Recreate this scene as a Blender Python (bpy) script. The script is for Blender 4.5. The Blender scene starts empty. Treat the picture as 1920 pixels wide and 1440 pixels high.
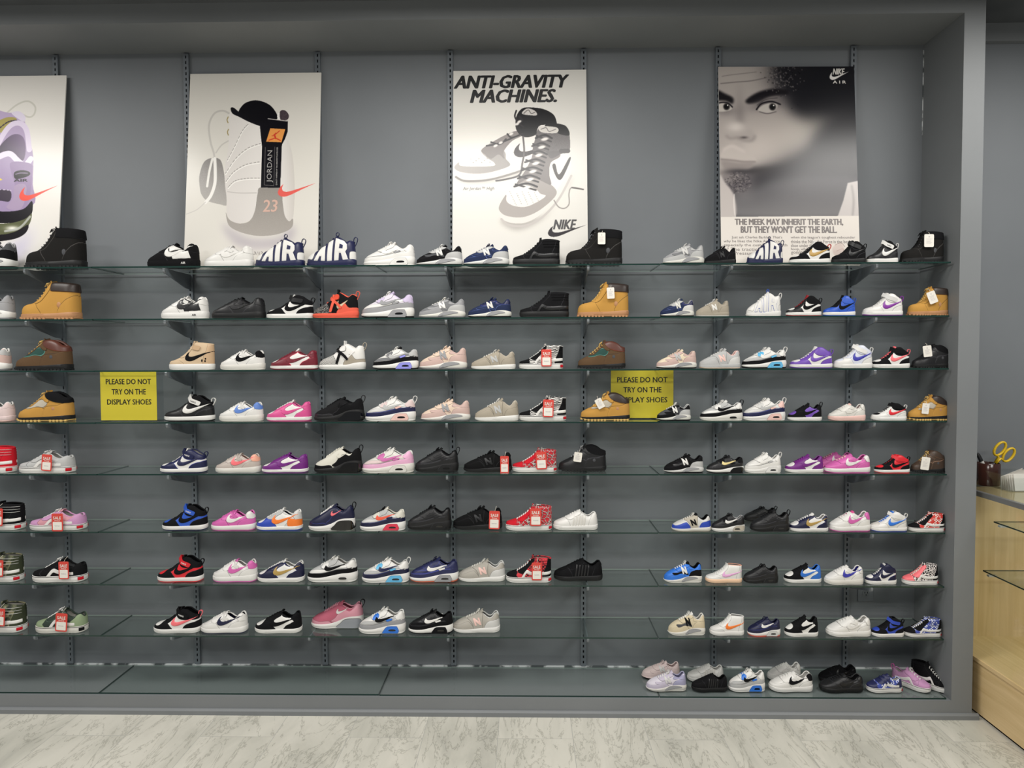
import bpy, bmesh, math, random
import numpy as np
from mathutils import Vector, Matrix
from mathutils.geometry import delaunay_2d_cdt

SC = bpy.context.scene
COL = SC.collection
rad = math.radians

# ================================================================ camera
cam_d = bpy.data.cameras.new('camera')
cam = bpy.data.objects.new('camera', cam_d); COL.objects.link(cam)
yaw, pitch, roll = 0.0195, 0.0361, -0.0032
fw = Vector((-math.sin(yaw)*math.cos(pitch), math.cos(yaw)*math.cos(pitch), -math.sin(pitch)))
rt0 = Vector((math.cos(yaw), math.sin(yaw), 0)); up0 = rt0.cross(fw)
rt = math.cos(roll)*rt0 + math.sin(roll)*up0
up = -math.sin(roll)*rt0 + math.cos(roll)*up0
cam.matrix_world = Matrix(((rt.x, up.x, -fw.x, 0.3425), (rt.y, up.y, -fw.y, -3.3027), (rt.z, up.z, -fw.z, 1.541), (0, 0, 0, 1)))
cam_d.sensor_width = 36; cam_d.lens = 36*1330/1920; cam_d.clip_start = .05; cam_d.clip_end = 60
SC.camera = cam

# ================================================================ world, lamps, exposure
world = bpy.data.worlds.new('world'); SC.world = world; world.use_nodes = True
wb = world.node_tree.nodes['Background']; wb.inputs[0].default_value = (.93, .96, 1, 1); wb.inputs[1].default_value = .2
def ceiling_lamp(x, y, sx, sy, power, col=(1, .975, .93)):
    d = bpy.data.lights.new('ceiling_troffer_light', 'AREA'); d.shape = 'RECTANGLE'; d.size = sx; d.size_y = sy
    d.energy = power; d.color = col
    o = bpy.data.objects.new('ceiling_troffer_light', d); COL.objects.link(o); o.location = (x, y, 3.02)
LAMPS = [(-2.3, -1.25), (.15, -1.25), (2.6, -1.25), (-2.3, -3.7), (.15, -3.7), (2.6, -3.7)]
for lx, ly in LAMPS: ceiling_lamp(lx, ly, 1.2, .6, 32 if ly > -2 else 46)
SC.view_settings.view_transform = 'Standard'; SC.view_settings.look = 'None'
SC.view_settings.gamma = 1; SC.view_settings.use_curve_mapping = False
SC.view_settings.exposure = 0.25

# ================================================================ materials
def lin(h):
    h = h.lstrip('#'); out = []
    for i in (0, 2, 4):
        c = int(h[i:i+2], 16)/255
        out.append(c/12.92 if c <= .04045 else ((c+.055)/1.055)**2.4)
    return tuple(out) + (1,)
def newmat(name):
    m = bpy.data.materials.new(name); m.use_nodes = True
    return m, m.node_tree, m.node_tree.nodes['Principled BSDF']
def nd(nt, t, **kw):
    n = nt.nodes.new(t)
    for k, v in kw.items():
        if k.startswith('i_'): n.inputs[int(k[2:]) if k[2:].isdigit() else k[2:].replace('_', ' ')].default_value = v
        else: setattr(n, k, v)
    return n
def bump(nt, b, scale, strength, dist=.001, coords='Object'):
    tc = nd(nt, 'ShaderNodeTexCoord'); no = nd(nt, 'ShaderNodeTexNoise', i_Scale=scale, i_Detail=3.0)
    bp = nd(nt, 'ShaderNodeBump', i_Strength=strength, i_Distance=dist)
    nt.links.new(tc.outputs[coords], no.inputs['Vector']); nt.links.new(no.outputs['Fac'], bp.inputs['Height'])
    nt.links.new(bp.outputs[0], b.inputs['Normal'])
def plain(name, hexc, rough=.5, spec=.5, metal=0, bs=None):
    m, nt, b = newmat(name)
    b.inputs['Base Color'].default_value = lin(hexc); b.inputs['Roughness'].default_value = rough
    b.inputs['Specular IOR Level'].default_value = spec; b.inputs['Metallic'].default_value = metal
    if bs: bump(nt, b, *bs)
    return m
def ramp(nt, stops, fac):
    r = nd(nt, 'ShaderNodeValToRGB'); e = r.color_ramp.elements
    while len(e) < len(stops): e.new(.5)
    for i, (p, c) in enumerate(stops): e[i].position = p; e[i].color = lin(c)
    nt.links.new(fac, r.inputs[0]); return r

# colour names of the shoes: hex, finish (l leather, s suede, k knit, r rubber, g gloss)
PAL = dict(white='dcdad6 l', whitew='d3d0c9 l', black='121214 s', blk2='19191b l', blkboot='1c1b1a s', blkrub='161617 r', blksuede='101011 s',
 blkknit='161618 k', blkgloss='070708 g', grey4='4c4d50 s', grey5='77787a s', grey6='98989a s', grey7='b3b3b2 s', grey8='c9c8c5 l', grey9='d2d0c8 r',
 navy='1b1f45 l', navyl='27304c s', navyd='171a38 l', navyb='24284f l', wheat='b98b45 s', wheatl='cdab68 s', gum='b0815a r', brownd='2c211c l',
 brown='5b4632 s', brownr='552e24 l', brownk='43342a l', greend='2c4a44 k', stone='b5ad9e k', sand='cdb597 s', sandd='c4a583 l', gold='b5924f l',
 golds='a98c4e l', goldl='e0cd90 l', red='c63a35 s', redd='95252b l', redv='c41f2c s', redp='d3242f l', redn='d83a50 r', burg='6e1c2b l', blue='2a55b8 l',
 bluer='2a45a8 l', bluem='2f72d0 l', bluel='5b7fc4 l', bluel2='2d6bc0 l', bluew='cfd2dd l', purple='7d2f94 l', purplel='6d4aa8 l', plum='6d2478 l',
 lilac='c8bbd6 k', lilacl='d6d0da k', lilacb='8f8fdc r', lilacp='c08fb6 s', lilacg='c0b8c8 s', lilacb2='a2a0bb s', indigo='3a3aa0 l', coral='e0604c s',
 orange='e8792e l', orangep='d9503a k', pinkl='e3bdb4 l', pinkg='c6aba3 s', pinkw='d8c4c2 k', pinkc='ea7076 l', pinkh='d0508c l', pinkh2='cb62a6 l', pinkm='e0aac8 l',
 pinkd='c56ba5 l', pinkgl='c88f9a s', pinko='dba6cf l', peach='dcc5b2 k', peachy='e0d0b6 k', peachl='eac4a4 r', peachp='e8a890 l', taupe='a39a8b s',
 taupel='b5ac9d l', sky='62b2dc l', greyb='b9aea6 l', greyt='aaa59c s', ivory='d3d0c4 k', cream='cfc1a4 k', rose='bf6579 k', rosel='d795a4 l',
 oliv='3b4030 s', greendk='353f38 k', sage='8b9b7b s', brick='b0402e s', rust='b4593f r', lilacw='ddd6e6 l')
FIN = dict(l=(.42, .45, (90, .12, .0006)), s=(.9, .15, (500, .5, .0008)), k=(.85, .2, (700, .6, .0008)), r=(.55, .35, None), g=(.08, .7, None))
def _pat(name):
    m, nt, b = newmat('shoe_' + name); L = nt.links.new
    tc = nd(nt, 'ShaderNodeTexCoord'); b.inputs['Roughness'].default_value = .75
    if name == 'zebra':
        w = nd(nt, 'ShaderNodeTexWave', i_Scale=9.0, i_Distortion=7.0, i_Detail=2.0, bands_direction='Z')
        L(tc.outputs['Object'], w.inputs['Vector']); r = ramp(nt, [(0, '111113'), (.46, '111113'), (.5, 'e8e5df'), (1, 'e8e5df')], w.outputs['Fac'])
    elif name == 'camo':
        w = nd(nt, 'ShaderNodeTexNoise', i_Scale=9.0, i_Detail=1.0); L(tc.outputs['Object'], w.inputs['Vector'])
        r = ramp(nt, [(0, '22261f'), (.42, '3a3f2e'), (.5, '5a5c44'), (.57, '8a8468')], w.outputs['Fac']); r.color_ramp.interpolation = 'CONSTANT'
    elif name in ('checkred', 'bluecheck', 'redcheck'):
        w = nd(nt, 'ShaderNodeTexChecker', i_Scale=26.0)
        two = {'checkred': ('c8372f', 'e4e0da'), 'bluecheck': ('3a4a9c', 'dfe2ec'), 'redcheck': ('c8303a', '17171a')}[name]
        w.inputs[1].default_value = lin(two[0]); w.inputs[2].default_value = lin(two[1]); L(tc.outputs['Object'], w.inputs['Vector'])
        n2 = nd(nt, 'ShaderNodeTexNoise', i_Scale=7.0); L(tc.outputs['Object'], n2.inputs['Vector'])
        st = ramp(nt, [(.49, '000000'), (.52, 'ffffff')], n2.outputs['Fac'])
        r = nd(nt, 'ShaderNodeMix', data_type='RGBA'); L(st.outputs[0], r.inputs[0]); L(w.outputs[0], r.inputs[6]); r.inputs[7].default_value = lin(two[0])
        L(r.outputs[2], b.inputs['Base Color']); return m
    elif name == 'redprint':
        w = nd(nt, 'ShaderNodeTexVoronoi', i_Scale=11.0, feature='DISTANCE_TO_EDGE'); L(tc.outputs['Object'], w.inputs['Vector'])
        r = ramp(nt, [(0, 'e6dfd8'), (.025, 'e6dfd8'), (.035, '201214'), (.075, '201214'), (.09, 'b9202c'), (1, 'c8283a')], w.outputs['Distance'])
    elif name == 'pinkprint':
        w = nd(nt, 'ShaderNodeTexVoronoi', i_Scale=18.0, feature='DISTANCE_TO_EDGE'); L(tc.outputs['Object'], w.inputs['Vector'])
        r = ramp(nt, [(0, 'efe6e2'), (.09, 'efe6e2'), (.11, '151416'), (1, '151416')], w.outputs['Distance'])
    elif name == 'knit':
        w = nd(nt, 'ShaderNodeTexWave', i_Scale=22.0, bands_direction='DIAGONAL'); L(tc.outputs['Object'], w.inputs['Vector'])
        r = ramp(nt, [(.4, '28282a'), (.55, 'dcdad4')], w.outputs['Fac'])
    elif name == 'speck':
        w = nd(nt, 'ShaderNodeTexNoise', i_Scale=70.0); L(tc.outputs['Object'], w.inputs['Vector'])
        r = ramp(nt, [(.52, '161617'), (.6, '9a9692')], w.outputs['Fac'])
    elif name == 'air':
        b.inputs['Base Color'].default_value = lin('8d9096'); b.inputs['Roughness'].default_value = .12; return m
    L(r.outputs[0], b.inputs['Base Color']); return m
_SM = {}
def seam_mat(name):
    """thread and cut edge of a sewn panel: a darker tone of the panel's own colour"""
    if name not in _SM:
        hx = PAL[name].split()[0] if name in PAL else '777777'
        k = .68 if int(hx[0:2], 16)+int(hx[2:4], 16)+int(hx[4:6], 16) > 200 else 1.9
        _SM[name] = plain('shoe_seam_shade_' + name, ''.join('%02x' % min(255, int(int(hx[i:i+2], 16)*k+(6 if k > 1 else 0))) for i in (0, 2, 4)), .7, .2)
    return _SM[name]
_MC = {}
def shoe_mat(name):
    if name not in _MC:
        if name in PAL:
            hx, f = PAL[name].split(); r, sp, bs = FIN[f]
            _MC[name] = plain('shoe_' + name, hx, r, sp, 0, bs)
        else: _MC[name] = _pat(name)
        _MC[name]['ink'] = name
    return _MC[name]

# ================================================================ object helpers
def tag(o, label=None, cat=None, group=None, kind=None):
    if label: o['label'] = label
    if cat: o['category'] = cat
    if group: o['group'] = group
    if kind: o['kind'] = kind
    return o
def mesh_of(name, v, f, smooth=False, angle=None):
    me = bpy.data.meshes.new(name); me.from_pydata([tuple(p) for p in v], [], f); me.update()
    if smooth:
        me.polygons.foreach_set('use_smooth', [True]*len(me.polygons))
        if angle: me.set_sharp_from_angle(angle=rad(angle))
    return me
def put(name, me, mat=None, parent=None, loc=None, rotz=None):
    o = bpy.data.objects.new(name, me); COL.objects.link(o)
    if mat is not None:
        if len(me.materials) == 0: me.materials.append(mat)
        elif me.materials[0] is not mat:
            o.material_slots[0].link = 'OBJECT'; o.material_slots[0].material = mat
    if parent: o.parent = parent
    if loc: o.location = loc
    if rotz is not None: o.rotation_euler.z = rotz
    return o
def empty(name, loc=(0, 0, 0), rotz=0):
    o = bpy.data.objects.new(name, None); COL.objects.link(o); o.location = loc; o.rotation_euler.z = rotz
    o.empty_display_size = .05
    return o
class MB:
    """collects boxes, tubes and grids into one mesh"""
    def __init__(s): s.v = []; s.f = []
    def add(s, v, f):
        n = len(s.v); s.v += [tuple(p) for p in v]; s.f += [tuple(i+n for i in q) for q in f]; return s
    def box(s, x0, x1, y0, y1, z0, z1):
        return s.add([(x0, y0, z0), (x1, y0, z0), (x1, y1, z0), (x0, y1, z0), (x0, y0, z1), (x1, y0, z1), (x1, y1, z1), (x0, y1, z1)],
                     [(0, 3, 2, 1), (4, 5, 6, 7), (0, 1, 5, 4), (1, 2, 6, 5), (2, 3, 7, 6), (3, 0, 4, 7)])
    def tube(s, pts, r, n=6, flat=None, caps=True):
        P = [Vector(p) for p in pts]; v = []; f = []; k = len(P)
        ref = Vector((0, 1, 0)) if flat else None
        for i, p in enumerate(P):
            t = (P[min(i+1, k-1)] - P[max(i-1, 0)]).normalized()
            a = ref if ref else (Vector((0, 0, 1)) if abs(t.z) < .9 else Vector((1, 0, 0)))
            b = t.cross(a).normalized(); a2 = b.cross(t).normalized()
            ri = r[i] if isinstance(r, (list, tuple)) else r
            for j in range(n):
                q = 2*math.pi*j/n
                v.append(p + a2*math.cos(q)*(flat if flat else ri) + b*math.sin(q)*ri)
        for i in range(k-1):
            for j in range(n): f.append((i*n+j, i*n+(j+1) % n, (i+1)*n+(j+1) % n, (i+1)*n+j))
        if caps: f += [tuple(range(n-1, -1, -1)), tuple((k-1)*n+j for j in range(n))]
        return s.add(v, f)
    def prism(s, poly, y0, y1, axis='y'):
        n = len(poly)
        mk = (lambda a, b, d: (a, d, b)) if axis == 'y' else ((lambda a, b, d: (d, a, b)) if axis == 'x' else (lambda a, b, d: (a, b, d)))
        v = [mk(a, b, y0) for a, b in poly] + [mk(a, b, y1) for a, b in poly]
        return s.add(v, [tuple(range(n)), tuple(range(2*n-1, n-1, -1))] + [(i, i+n, (i+1) % n+n, (i+1) % n) for i in range(n)])
    def mesh(s, name, smooth=False, angle=None):
        me = mesh_of(name, s.v, s.f, smooth, angle)
        bm = bmesh.new(); bm.from_mesh(me); bmesh.ops.recalc_face_normals(bm, faces=bm.faces); bm.to_mesh(me); bm.free()
        return me
    def put(s, name, mat, parent=None, smooth=False, angle=None, bevel=0, loc=None, rotz=None):
        o = put(name, s.mesh(name, smooth, angle), mat, parent, loc, rotz)
        if bevel:
            m = o.modifiers.new('bevel', 'BEVEL'); m.width = bevel; m.segments = 2; m.limit_method = 'ANGLE'
        return o
def catmull(pts, closed=False, n=4):
    """pts may carry a third value 1 = corner"""
    P = [Vector(p[:2]) for p in pts]; c = [len(p) > 2 and p[2] for p in pts]; k = len(P); out = []
    for i in range(k if closed else k-1):
        p1, p2 = P[i], P[(i+1) % k]
        p0 = P[(i-1) % k] if (closed or i > 0) else p1; p3 = P[(i+2) % k] if (closed or i+2 < k) else p2
        m1 = Vector((0, 0)) if c[i] else (p2-p0)*.5; m2 = Vector((0, 0)) if c[(i+1) % k] else (p3-p1)*.5
        for j in range(n):
            t = j/n
            out.append((2*t**3-3*t*t+1)*p1 + (t**3-2*t*t+t)*m1 + (-2*t**3+3*t*t)*p2 + (t**3-t*t)*m2)
    if not closed: out.append(P[-1])
    return out
def text_mesh(s, bold=0, shear=0, font=None):
    cu = bpy.data.curves.new('lettering', 'FONT'); cu.body = s; cu.size = 1; cu.offset = bold if bold <= .012 else 0; cu.shear = shear; cu.resolution_u = 2
    cu.extrude = 0
    o = bpy.data.objects.new('lettering', cu); COL.objects.link(o)
    dg = bpy.context.evaluated_depsgraph_get(); me = bpy.data.meshes.new_from_object(o.evaluated_get(dg))
    bpy.data.objects.remove(o); bpy.data.curves.remove(cu)
    v = [(p.co.x, p.co.y) for p in me.vertices]; f = [tuple(q.vertices) for q in me.polygons]
    bpy.data.meshes.remove(me)
    if bold > .012:                       # heavy lettering: the strokes are printed three times side by side
        n = len(v); w = bold*1.1; v0, f0 = v, f; v = []; f = []
        for k, (dx, dy) in enumerate(((-w, 0), (-w*.5, w*.35), (w*.5, w*.35), (w, 0), (w*.5, -w*.35), (-w*.5, -w*.35))):
            v += [(p+dx, q+dy) for p, q in v0]; f += [tuple(i+k*n for i in e) for e in f0]
    x0 = min(p[0] for p in v); x1 = max(p[0] for p in v); y0 = min(p[1] for p in v); y1 = max(p[1] for p in v)
    return [((a-x0)/(x1-x0), (b-y0)/(y1-y0)) for a, b in v], f
def text_in(mb, s, x0, x1, z0, z1, y, bold=0, shear=0, vertical=False):
    """lettering filling the rectangle, in the xz plane facing -y, as thin raised ink"""
    v, f = text_mesh(s, bold, shear)
    if vertical: v = [(1-b, a) for a, b in v]
    n = len(v)//6 if bold > .012 else len(v)      # copies of heavy strokes lie a hair in front of each other
    mb.add([(x0+(x1-x0)*a, y-4e-5*(i//n), z0+(z1-z0)*b) for i, (a, b) in enumerate(v)], f)
TICK = [(1, .42, 1), (.62, .215), (.4, .085), (.25, .015), (.13, 0), (.045, .04), (.01, .12), (.03, .22), (.085, .32), (.15, .385, 1), (.118, .28), (.13, .195), (.19, .155), (.3, .16), (.55, .245)]
# ---------------------------------------------------------------- shoe patterns
# profiles in shoe lengths: x runs toe (0) to heel (1), z up.  H = top line, B = top of the midsole,
# xc = where the opening starts, tip = tip of the tongue, lace = (first, last, count)
ARCH = {
 'court': dict(H=[(0,0.162),(0.05,0.1828),(0.13,0.226),(0.24,0.2867),(0.36,0.345),(0.5,0.41),(0.58,0.41),(0.67,0.355),(0.76,0.31),(0.82,0.335),(0.88,0.415),(0.93,0.435),(1,0.37)],
   B=[(0,.115),(.5,.12),(1,.155)], xc=.53, tip=(.58,.46), lace=(.27,.5,5)),
 'dunk': dict(H=[(0,0.147),(0.05,0.1728),(0.14,0.2102),(0.26,0.265),(0.4,0.335),(0.54,0.395),(0.61,0.395),(0.69,0.345),(0.78,0.31),(0.85,0.335),(0.91,0.4),(0.955,0.415),(1,0.36)],
   B=[(0,.085),(.5,.09),(1,.098)], xc=.55, tip=(.61,.465), lace=(.25,.53,6)),
 'mid': dict(H=[(0,0.157),(0.06,0.1969),(0.15,0.2243),(0.29,0.26),(0.4,0.335),(0.5,0.42),(0.57,0.5),(0.66,0.555),(0.74,0.55),(0.85,0.48),(0.94,0.43),(1,0.41)],
   B=[(0,.105),(.5,.105),(1,.13)], xc=.56, tip=(.60,.585), lace=(.27,.48,5)),
 'runner': dict(H=[(0,0.152),(0.04,0.1886),(0.1,0.2255),(0.23,0.2875),(0.4,0.365),(0.55,0.432),(0.61,0.43),(0.7,0.375),(0.79,0.335),(0.86,0.36),(0.92,0.415),(0.96,0.42),(1,0.35)],
   B=[(0,.085),(.3,.1),(.55,.14),(.75,.18),(1,.195)], xc=.56, tip=(.62,.485), lace=(.29,.54,6)),
 'heritage': dict(H=[(0,0.132),(0.06,0.1769),(0.17,0.2296),(0.3,0.28),(0.45,0.34),(0.57,0.385),(0.64,0.375),(0.73,0.32),(0.81,0.295),(0.87,0.325),(0.925,0.385),(0.96,0.395),(1,0.33)],
   B=[(0,.05),(.35,.085),(.6,.135),(.8,.155),(1,.13)], xc=.59, tip=(.65,.435), lace=(.3,.57,6)),
 'classic': dict(H=[(0,0.142),(0.06,0.1819),(0.17,0.2326),(0.3,0.285),(0.45,0.345),(0.57,0.39),(0.64,0.38),(0.73,0.315),(0.8,0.285),(0.86,0.31),(0.92,0.38),(0.955,0.392),(1,0.33)],
   B=[(0,.065),(.4,.08),(.7,.1),(1,.115)], xc=.58, tip=(.63,.45), lace=(.3,.56,6)),
 'bubble': dict(H=[(0,0.142),(0.06,0.1869),(0.2,0.2501),(0.38,0.345),(0.54,0.425),(0.61,0.425),(0.7,0.38),(0.79,0.35),(0.86,0.375),(0.92,0.43),(0.955,0.435),(1,0.38)],
   B=[(0,.075),(.4,.1),(.58,.155),(.7,.21),(.85,.235),(1,.225)], xc=.55, tip=(.62,.475), lace=(.28,.53,6)),
 'skatehigh': dict(H=[(0,0.172),(0.05,0.1898),(0.12,0.2068),(0.25,0.2508),(0.34,0.31),(0.45,0.39),(0.54,0.485),(0.62,0.555),(0.75,0.555),(0.9,0.545),(1,0.53)],
   B=[(0,.125),(.5,.13),(1,.135)], xc=.58, tip=(.585,.60), lace=(.25,.53,7), c=.6, lean=0),
 'skatelow': dict(H=[(0,0.172),(0.05,0.1878),(0.12,0.2038),(0.25,0.2508),(0.4,0.335),(0.54,0.4),(0.61,0.395),(0.7,0.325),(0.8,0.29),(0.9,0.33),(0.95,0.345),(1,0.3)],
   B=[(0,.12),(.5,.123),(1,.128)], xc=.55, tip=(.61,.445), lace=(.26,.53,5)),
 'letterhigh': dict(H=[(0,0.142),(0.05,0.1878),(0.15,0.2493),(0.3,0.325),(0.45,0.42),(0.57,0.495),(0.66,0.52),(0.75,0.485),(0.85,0.43),(0.92,0.455),(1,0.44)],
   B=[(0,.06),(.3,.075),(.6,.1),(1,.13)], xc=.58, tip=(.63,.56), lace=(.35,.55,4)),
 'sixinch': dict(H=[(0,0.172),(0.03,0.2145),(0.1,0.2485),(0.22,0.2714),(0.3,0.305),(0.38,0.375),(0.44,0.455),(0.49,0.54),(0.53,0.59),(0.6,0.6),(0.75,0.597),(0.9,0.585),(1,0.575)],
   B=[(0,.09),(.5,.095),(1,.125)], xc=.54, tip=(.53,.635), lace=(.3,.5,7), c=.6, lean=-.012, boot=1),
 'hiker': dict(H=[(0,0.152),(0.05,0.1878),(0.12,0.2238),(0.22,0.2654),(0.33,0.335),(0.42,0.41),(0.5,0.475),(0.58,0.525),(0.7,0.53),(0.82,0.495),(0.92,0.43),(1,0.41)],
   B=[(0,.07),(.5,.085),(1,.115)], xc=.55, tip=(.54,.565), lace=(.27,.5,6), boot=1),
 'blazer': dict(H=[(0,0.177),(0.05,0.1978),(0.15,0.2243),(0.28,0.28),(0.4,0.36),(0.5,0.465),(0.56,0.55),(0.64,0.585),(0.78,0.575),(0.92,0.56),(1,0.55)],
   B=[(0,.125),(.5,.13),(1,.135)], xc=.57, tip=(.57,.625), lace=(.27,.51,6), c=.6, lean=0),
 'tennis': dict(H=[(0,0.162),(0.05,0.1878),(0.15,0.2293),(0.3,0.29),(0.45,0.37),(0.57,0.42),(0.62,0.4),(0.71,0.335),(0.79,0.3),(0.86,0.325),(0.92,0.38),(0.955,0.39),(1,0.32)],
   B=[(0,.1),(.5,.105),(1,.12)], xc=.56, tip=(.61,.45), lace=(.28,.54,6)),
 'hoop': dict(H=[(0,0.142),(0.1,0.2085),(0.25,0.2658),(0.4,0.36),(0.52,0.47),(0.6,0.52),(0.7,0.475),(0.82,0.42),(0.92,0.475),(1,0.45)],
   B=[(0,.09),(.3,.1),(.6,.1),(.8,.14),(1,.16)], xc=.56, tip=(.55,.58), lace=(.33,.5,3)),
}
ROWZ = [0, 1.942, 1.717, 1.4935, 1.2685, 1.042, .789, .5575, .330, .085]
# ================================================================ room shell
def paint(name, hexc, rough=.55, var=.05):
    m, nt, b = newmat(name); L = nt.links.new
    tc = nd(nt, 'ShaderNodeTexCoord'); n = nd(nt, 'ShaderNodeTexNoise', i_Scale=2.2, i_Detail=4.0); L(tc.outputs['Object'], n.inputs['Vector'])
    c = lin(hexc); r = nd(nt, 'ShaderNodeValToRGB'); e = r.color_ramp.elements
    e[0].position = .3; e[1].position = .7
    e[0].color = tuple(v*(1-var) for v in c[:3])+(1,); e[1].color = tuple(v*(1+var) for v in c[:3])+(1,)
    L(n.outputs['Fac'], r.inputs[0]); L(r.outputs[0], b.inputs['Base Color'])
    b.inputs['Roughness'].default_value = rough; b.inputs['Specular IOR Level'].default_value = .4
    n2 = nd(nt, 'ShaderNodeTexNoise', i_Scale=350.0); L(tc.outputs['Object'], n2.inputs['Vector'])
    bp = nd(nt, 'ShaderNodeBump', i_Strength=.12, i_Distance=.001); L(n2.outputs['Fac'], bp.inputs['Height']); L(bp.outputs[0], b.inputs['Normal'])
    return m
M_WALL = paint('grey_wall_paint', '72767a')
M_FRAME = paint('grey_frame_paint', '787b7d', .5)
M_CEIL = paint('dark_ceiling_tile', '56595c', .95, .25)
M_STEEL = plain('painted_steel', '666c72', .45, .5, .1)
M_SLOT = plain('slot_shadow', '0b0c0d', .9, .1)
M_EDGE = plain('glass_edge', '12302a', .15, .6)
M_BACK = plain('pale_glass_edge', '87938f', .3, .5)
def floor_mat():
    m, nt, b = newmat('marble_floor_tile'); L = nt.links.new
    tc = nd(nt, 'ShaderNodeTexCoord'); mp = nd(nt, 'ShaderNodeMapping'); mp.inputs['Rotation'].default_value = (0, 0, rad(90)); mp.inputs['Location'].default_value = (.13, .08, 0)
    L(tc.outputs['Object'], mp.inputs['Vector'])
    br = nd(nt, 'ShaderNodeTexBrick', offset=.5, i_Scale=1.0); L(mp.outputs[0], br.inputs['Vector'])
    br.inputs['Color1'].default_value = (0, 0, 0, 1); br.inputs['Color2'].default_value = (1, 1, 1, 1); br.inputs['Mortar'].default_value = (.5, .5, .5, 1)
    br.inputs['Mortar Size'].default_value = .0012; br.inputs['Brick Width'].default_value = .61; br.inputs['Row Height'].default_value = .305; br.inputs['Bias'].default_value = 0
    sp = nd(nt, 'ShaderNodeSeparateColor'); L(br.outputs['Color'], sp.inputs[0])
    w4 = nd(nt, 'ShaderNodeMath', operation='MULTIPLY', i_1=40.0); L(sp.outputs[0], w4.inputs[0])
    m2 = nd(nt, 'ShaderNodeMapping'); m2.inputs['Rotation'].default_value = (0, 0, rad(14)); m2.inputs['Scale'].default_value = (2.6, .75, 1); L(tc.outputs['Object'], m2.inputs['Vector'])
    n1 = nd(nt, 'ShaderNodeTexNoise', noise_dimensions='4D', i_Scale=1.6, i_Detail=8.0, i_Roughness=.6, i_Distortion=.7); L(m2.outputs[0], n1.inputs['Vector']); L(w4.outputs[0], n1.inputs['W'])
    r = ramp(nt, [(.25, 'a2a199'), (.42, 'bebcb1'), (.58, 'cecbc0'), (.8, 'd5d2c7')], n1.outputs['Fac'])
    n2 = nd(nt, 'ShaderNodeTexNoise', noise_dimensions='4D', i_Scale=2.6, i_Detail=10.0, i_Roughness=.7, i_Distortion=1.6); L(m2.outputs[0], n2.inputs['Vector']); L(w4.outputs[0], n2.inputs['W'])
    v = ramp(nt, [(.485, 'ffffff'), (.498, 'b4b4b0'), (.502, 'b4b4b0'), (.515, 'ffffff')], n2.outputs['Fac'])
    mx = nd(nt, 'ShaderNodeMix', data_type='RGBA', blend_type='MULTIPLY'); mx.inputs[0].default_value = .7; L(r.outputs[0], mx.inputs[6]); L(v.outputs[0], mx.inputs[7])
    m3 = nd(nt, 'ShaderNodeMix', data_type='RGBA'); L(br.outputs['Fac'], m3.inputs[0]); L(mx.outputs[2], m3.inputs[6]); m3.inputs[7].default_value = lin('a9a8a2')
    L(m3.outputs[2], b.inputs['Base Color']); b.inputs['Roughness'].default_value = .42
    return m
def struct(name, mb, mat, bevel=0):
    return tag(mb.put(name, mat, bevel=bevel), kind='structure')
JX = 2.1495                                   # inner face of the recess end wall
struct('floor', MB().box(-3.6, 4.4, -7.5, .2, -.05, 0), floor_mat())
struct('wall_back', MB().box(-3.6, 4.4, 0, .12, 0, 3.035), M_WALL)
struct('ceiling', MB().box(-3.6, 4.4, -7.5, .12, 3.035, 3.1), M_CEIL)
for lx, ly in LAMPS:
    fx, fy = .62, .32
    struct('ceiling_lamp_surround', MB().box(lx-fx-.02, lx+fx+.02, ly-fy-.02, ly-fy, 3.012, 3.035).box(lx-fx-.02, lx+fx+.02, ly+fy, ly+fy+.02, 3.012, 3.035).box(lx-fx-.02, lx-fx, ly-fy, ly+fy, 3.012, 3.035).box(lx+fx, lx+fx+.02, ly-fy, ly+fy, 3.012, 3.035), M_STEEL)
struct('trim_soffit', MB().box(-3.6, JX, -.2986, 0, 2.955, 3.035), M_FRAME)
struct('wall_end', MB().box(JX, 2.2365, -.2986, 0, 0, 3.035), M_FRAME)
struct('trim_plinth', MB().box(-3.6, JX, -.2986, 0, 0, .079), M_FRAME)
struct('baseboard_front', MB().prism([(-.310, 0), (-.310, .018), (-.305, .025), (-.2986, .026), (-.2986, 0)], -3.6, 2.262, 'x'), M_FRAME)
struct('trim_cornice', MB().box(2.2365, 4.4, -.03, 0, 2.955, 3.035), M_FRAME)
m, nt, b = newmat('flaking_white_caulk')
tc = nd(nt, 'ShaderNodeTexCoord'); no = nd(nt, 'ShaderNodeTexNoise', i_Scale=14.0, i_Detail=6.0); nt.links.new(tc.outputs['Object'], no.inputs['Vector'])
r = ramp(nt, [(.44, '4d5355'), (.54, 'd8dbdc')], no.outputs['Fac']); nt.links.new(r.outputs[0], b.inputs['Base Color'])
struct('trim_caulk', MB().box(-3.6, JX, -.006, 0, .085, .092), m)
struct('trim_corner', MB().box(JX-.003, JX, -.003, 0, 2.55, 2.93), m)

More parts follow.
